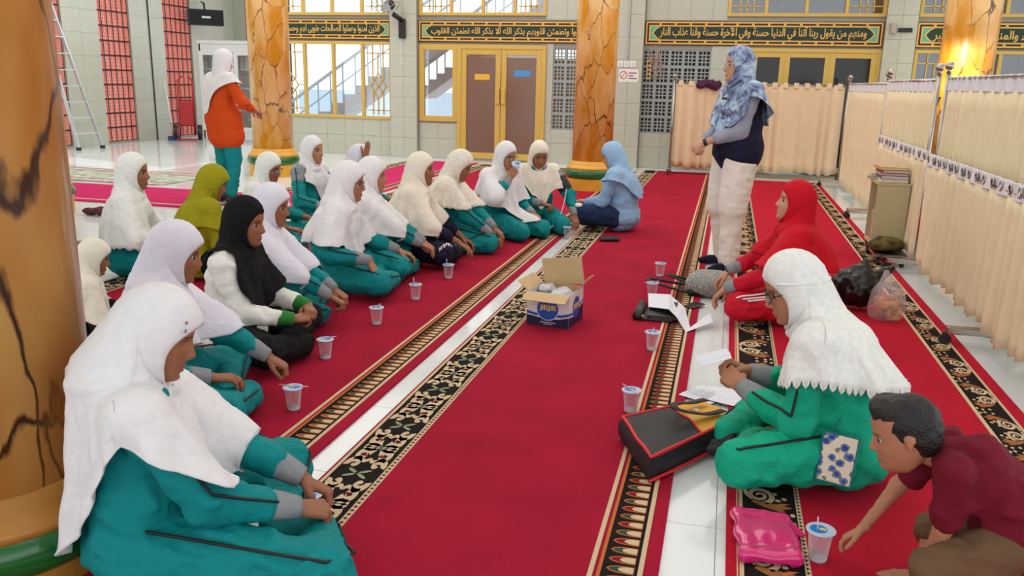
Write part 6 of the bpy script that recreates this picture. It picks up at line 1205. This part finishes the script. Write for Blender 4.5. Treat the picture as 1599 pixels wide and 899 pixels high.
for rr in (.26, .17, .08): MB().tube([(-.14+rr*math.cos(a), -.36, .52+rr*math.sin(a)) for a in np.linspace(0, 6.283, 40, endpoint=False)], .006, 6, closed=True).build('cage_ring', M_cage, fan, True)
for k in range(18): a = k*math.pi/9; MB().tube([(-.14, -.38, .52), (-.14+.26*math.cos(a), -.36, .52+.26*math.sin(a)), (-.14+.15*math.cos(a), -.24, .52+.15*math.sin(a))], .003, 5).build('cage_wire', M_cage, fan, True)
for k in range(3):
    a0 = k*2.094; G = np.array([[(-.14+r_*math.cos(a0+da), -.31+.03*(da-.4), .52+r_*math.sin(a0+da)) for da in np.linspace(0, .85, 6)] for r_ in np.linspace(.04, .23, 6)]); MB().grid(G).build('blade', mat('fan_blade', (188, 196, 196), .4, alpha=.8), fan, True).modifiers.new('t', 'SOLIDIFY').thickness = .004
for x in (-.012, .02): MB().tube([(x, -.04, -.1), (x, -.04, -.5)], .002, 5).ball((x, -.04, -.51), .008, 8, 6).build('pull_cord', M_white, fan)
# pillar fittings: conduit, switches, notice
cd = tag(MB().box((-1.665, YW-.125, 1.70), (-1.635, YW-.107, 3.4)).build('conduit', mat('conduit_grey', (172, 172, 166), .5)), 'grey cable conduit running down the tiled pillar', 'conduit')
for k in range(3): s_ = empty('light_switch', (-1.755+.1*k, YW-.107, 1.58), 0, ['leftmost', 'middle', 'rightmost'][k]+' of the three white switches above the notice', 'switch', 'switches on the pillar'); MB().box((-.045, -.012, 0), (.045, 0, .095)).build('plate', M_white, s_, bevel=.004); MB().box((-.016, -.018, .025), (.016, -.012, .07)).build('rocker', mat('switch_rocker', (206, 206, 198), .4), s_)
ns = empty('notice', (-1.77, YW-.107, 1.35), 0, 'white notice with red round symbol on the pillar', 'sign'); MB().box((0, -.004, 0), (.31, 0, .2)).build('sheet', M_white, ns); M_nred = mat('notice_red', (206, 60, 80), .6)
MB().tube([(.075+.055*math.cos(a), -.006, .11+.055*math.sin(a)) for a in np.linspace(0, 6.283, 28, endpoint=False)], .006, 6, closed=True).obox((.04, -.006, .07), (.11, -.006, .15), .008, .004, (0, 1, 0)).build('symbol', M_nred, ns)
M_nink = mat('notice_ink', (110, 60, 66), .7)
for k, wd in enumerate((.125, .075, .13)): MB().box((.155, -.0055, .135-.042*k), (.155+wd, -.004, .150-.042*k)).build('text_line', M_nink, ns)
pw = empty('power_strip', (-1.31, YW-.02, 1.40), -.0, 'tan power strip with tangled cables hung on the vent grille', 'power strip'); MB().box((-.035, -.03, 0), (.035, 0, .30)).build('body', mat('strip_tan', (200, 172, 110), .5), pw, bevel=.006)
for k in range(4): MB().box((-.016, -.034, .03+.066*k), (.016, -.029, .07+.066*k)).build('socket', M_black, pw)
rs = np.random.RandomState(2)
for k in range(5):
    a = np.linspace(0, 1, 26); x = .06+.12*np.sin(2*math.pi*a*(1+.2*k)+k)*(.5+.5*rs.rand())+.1*a; z = .42-.5*a*(.5+.5*rs.rand())+.10*np.cos(2*math.pi*a*1.5+k); MB().tube(np.stack([x, -.03-.01*k+0*x, z], 1), .005, 6).build('cable', mat('cable_pinkgrey', (188, 150, 140), .6), pw, True)
eb = tag(MB().box((2.27, YW-.14, 2.14), (2.46, YW-.107, 2.20)).build('wall_box', M_black, None, bevel=.005), 'small black box on the tiled pillar above the screens', 'box')
bb = tag(MB().tube([(2.2, YW-.13, 2.12), (2.2, YW-.13, 2.26)], .05, 16).build('wall_bracket', mat('bracket_beige', (170, 160, 146), .5)), 'beige bracket on the tiled pillar beside the black box', 'bracket')
# unseen lamp added behind the screens to imitate a glint on the column
fs = empty('added_lamp', (2.08, 9.9, .0), 0, 'added lamp hidden behind the tall screens to imitate a glint on the column', 'lamp'); MB().tube([(0, 0, 0), (0, 0, 1.15)], .014, 10).build('stand', M_black, fs, True); MB().lathe([(.04, 1.14), (.07, 1.26), (.06, 1.26)], 18).build('lamp_head', M_black, fs, True); MB().lathe([(.12, 0), (.12, .02)], 18).build('base', M_black, fs)
ld_ = bpy.data.lights.new('added_lamp_bulb', 'SPOT'); ld_.energy = 110; ld_.spot_size = 1.0; ld_.spot_blend = .6; ld_.color = (1, .86, .55); ld_.shadow_soft_size = .04; lo_ = bpy.data.objects.new('added_lamp_bulb', ld_); COL.objects.link(lo_); lo_.location = (2.10, 9.95, 1.30); lo_.rotation_euler = Vector((.40, .80, .12)).to_track_quat('-Z', 'Y').to_euler()
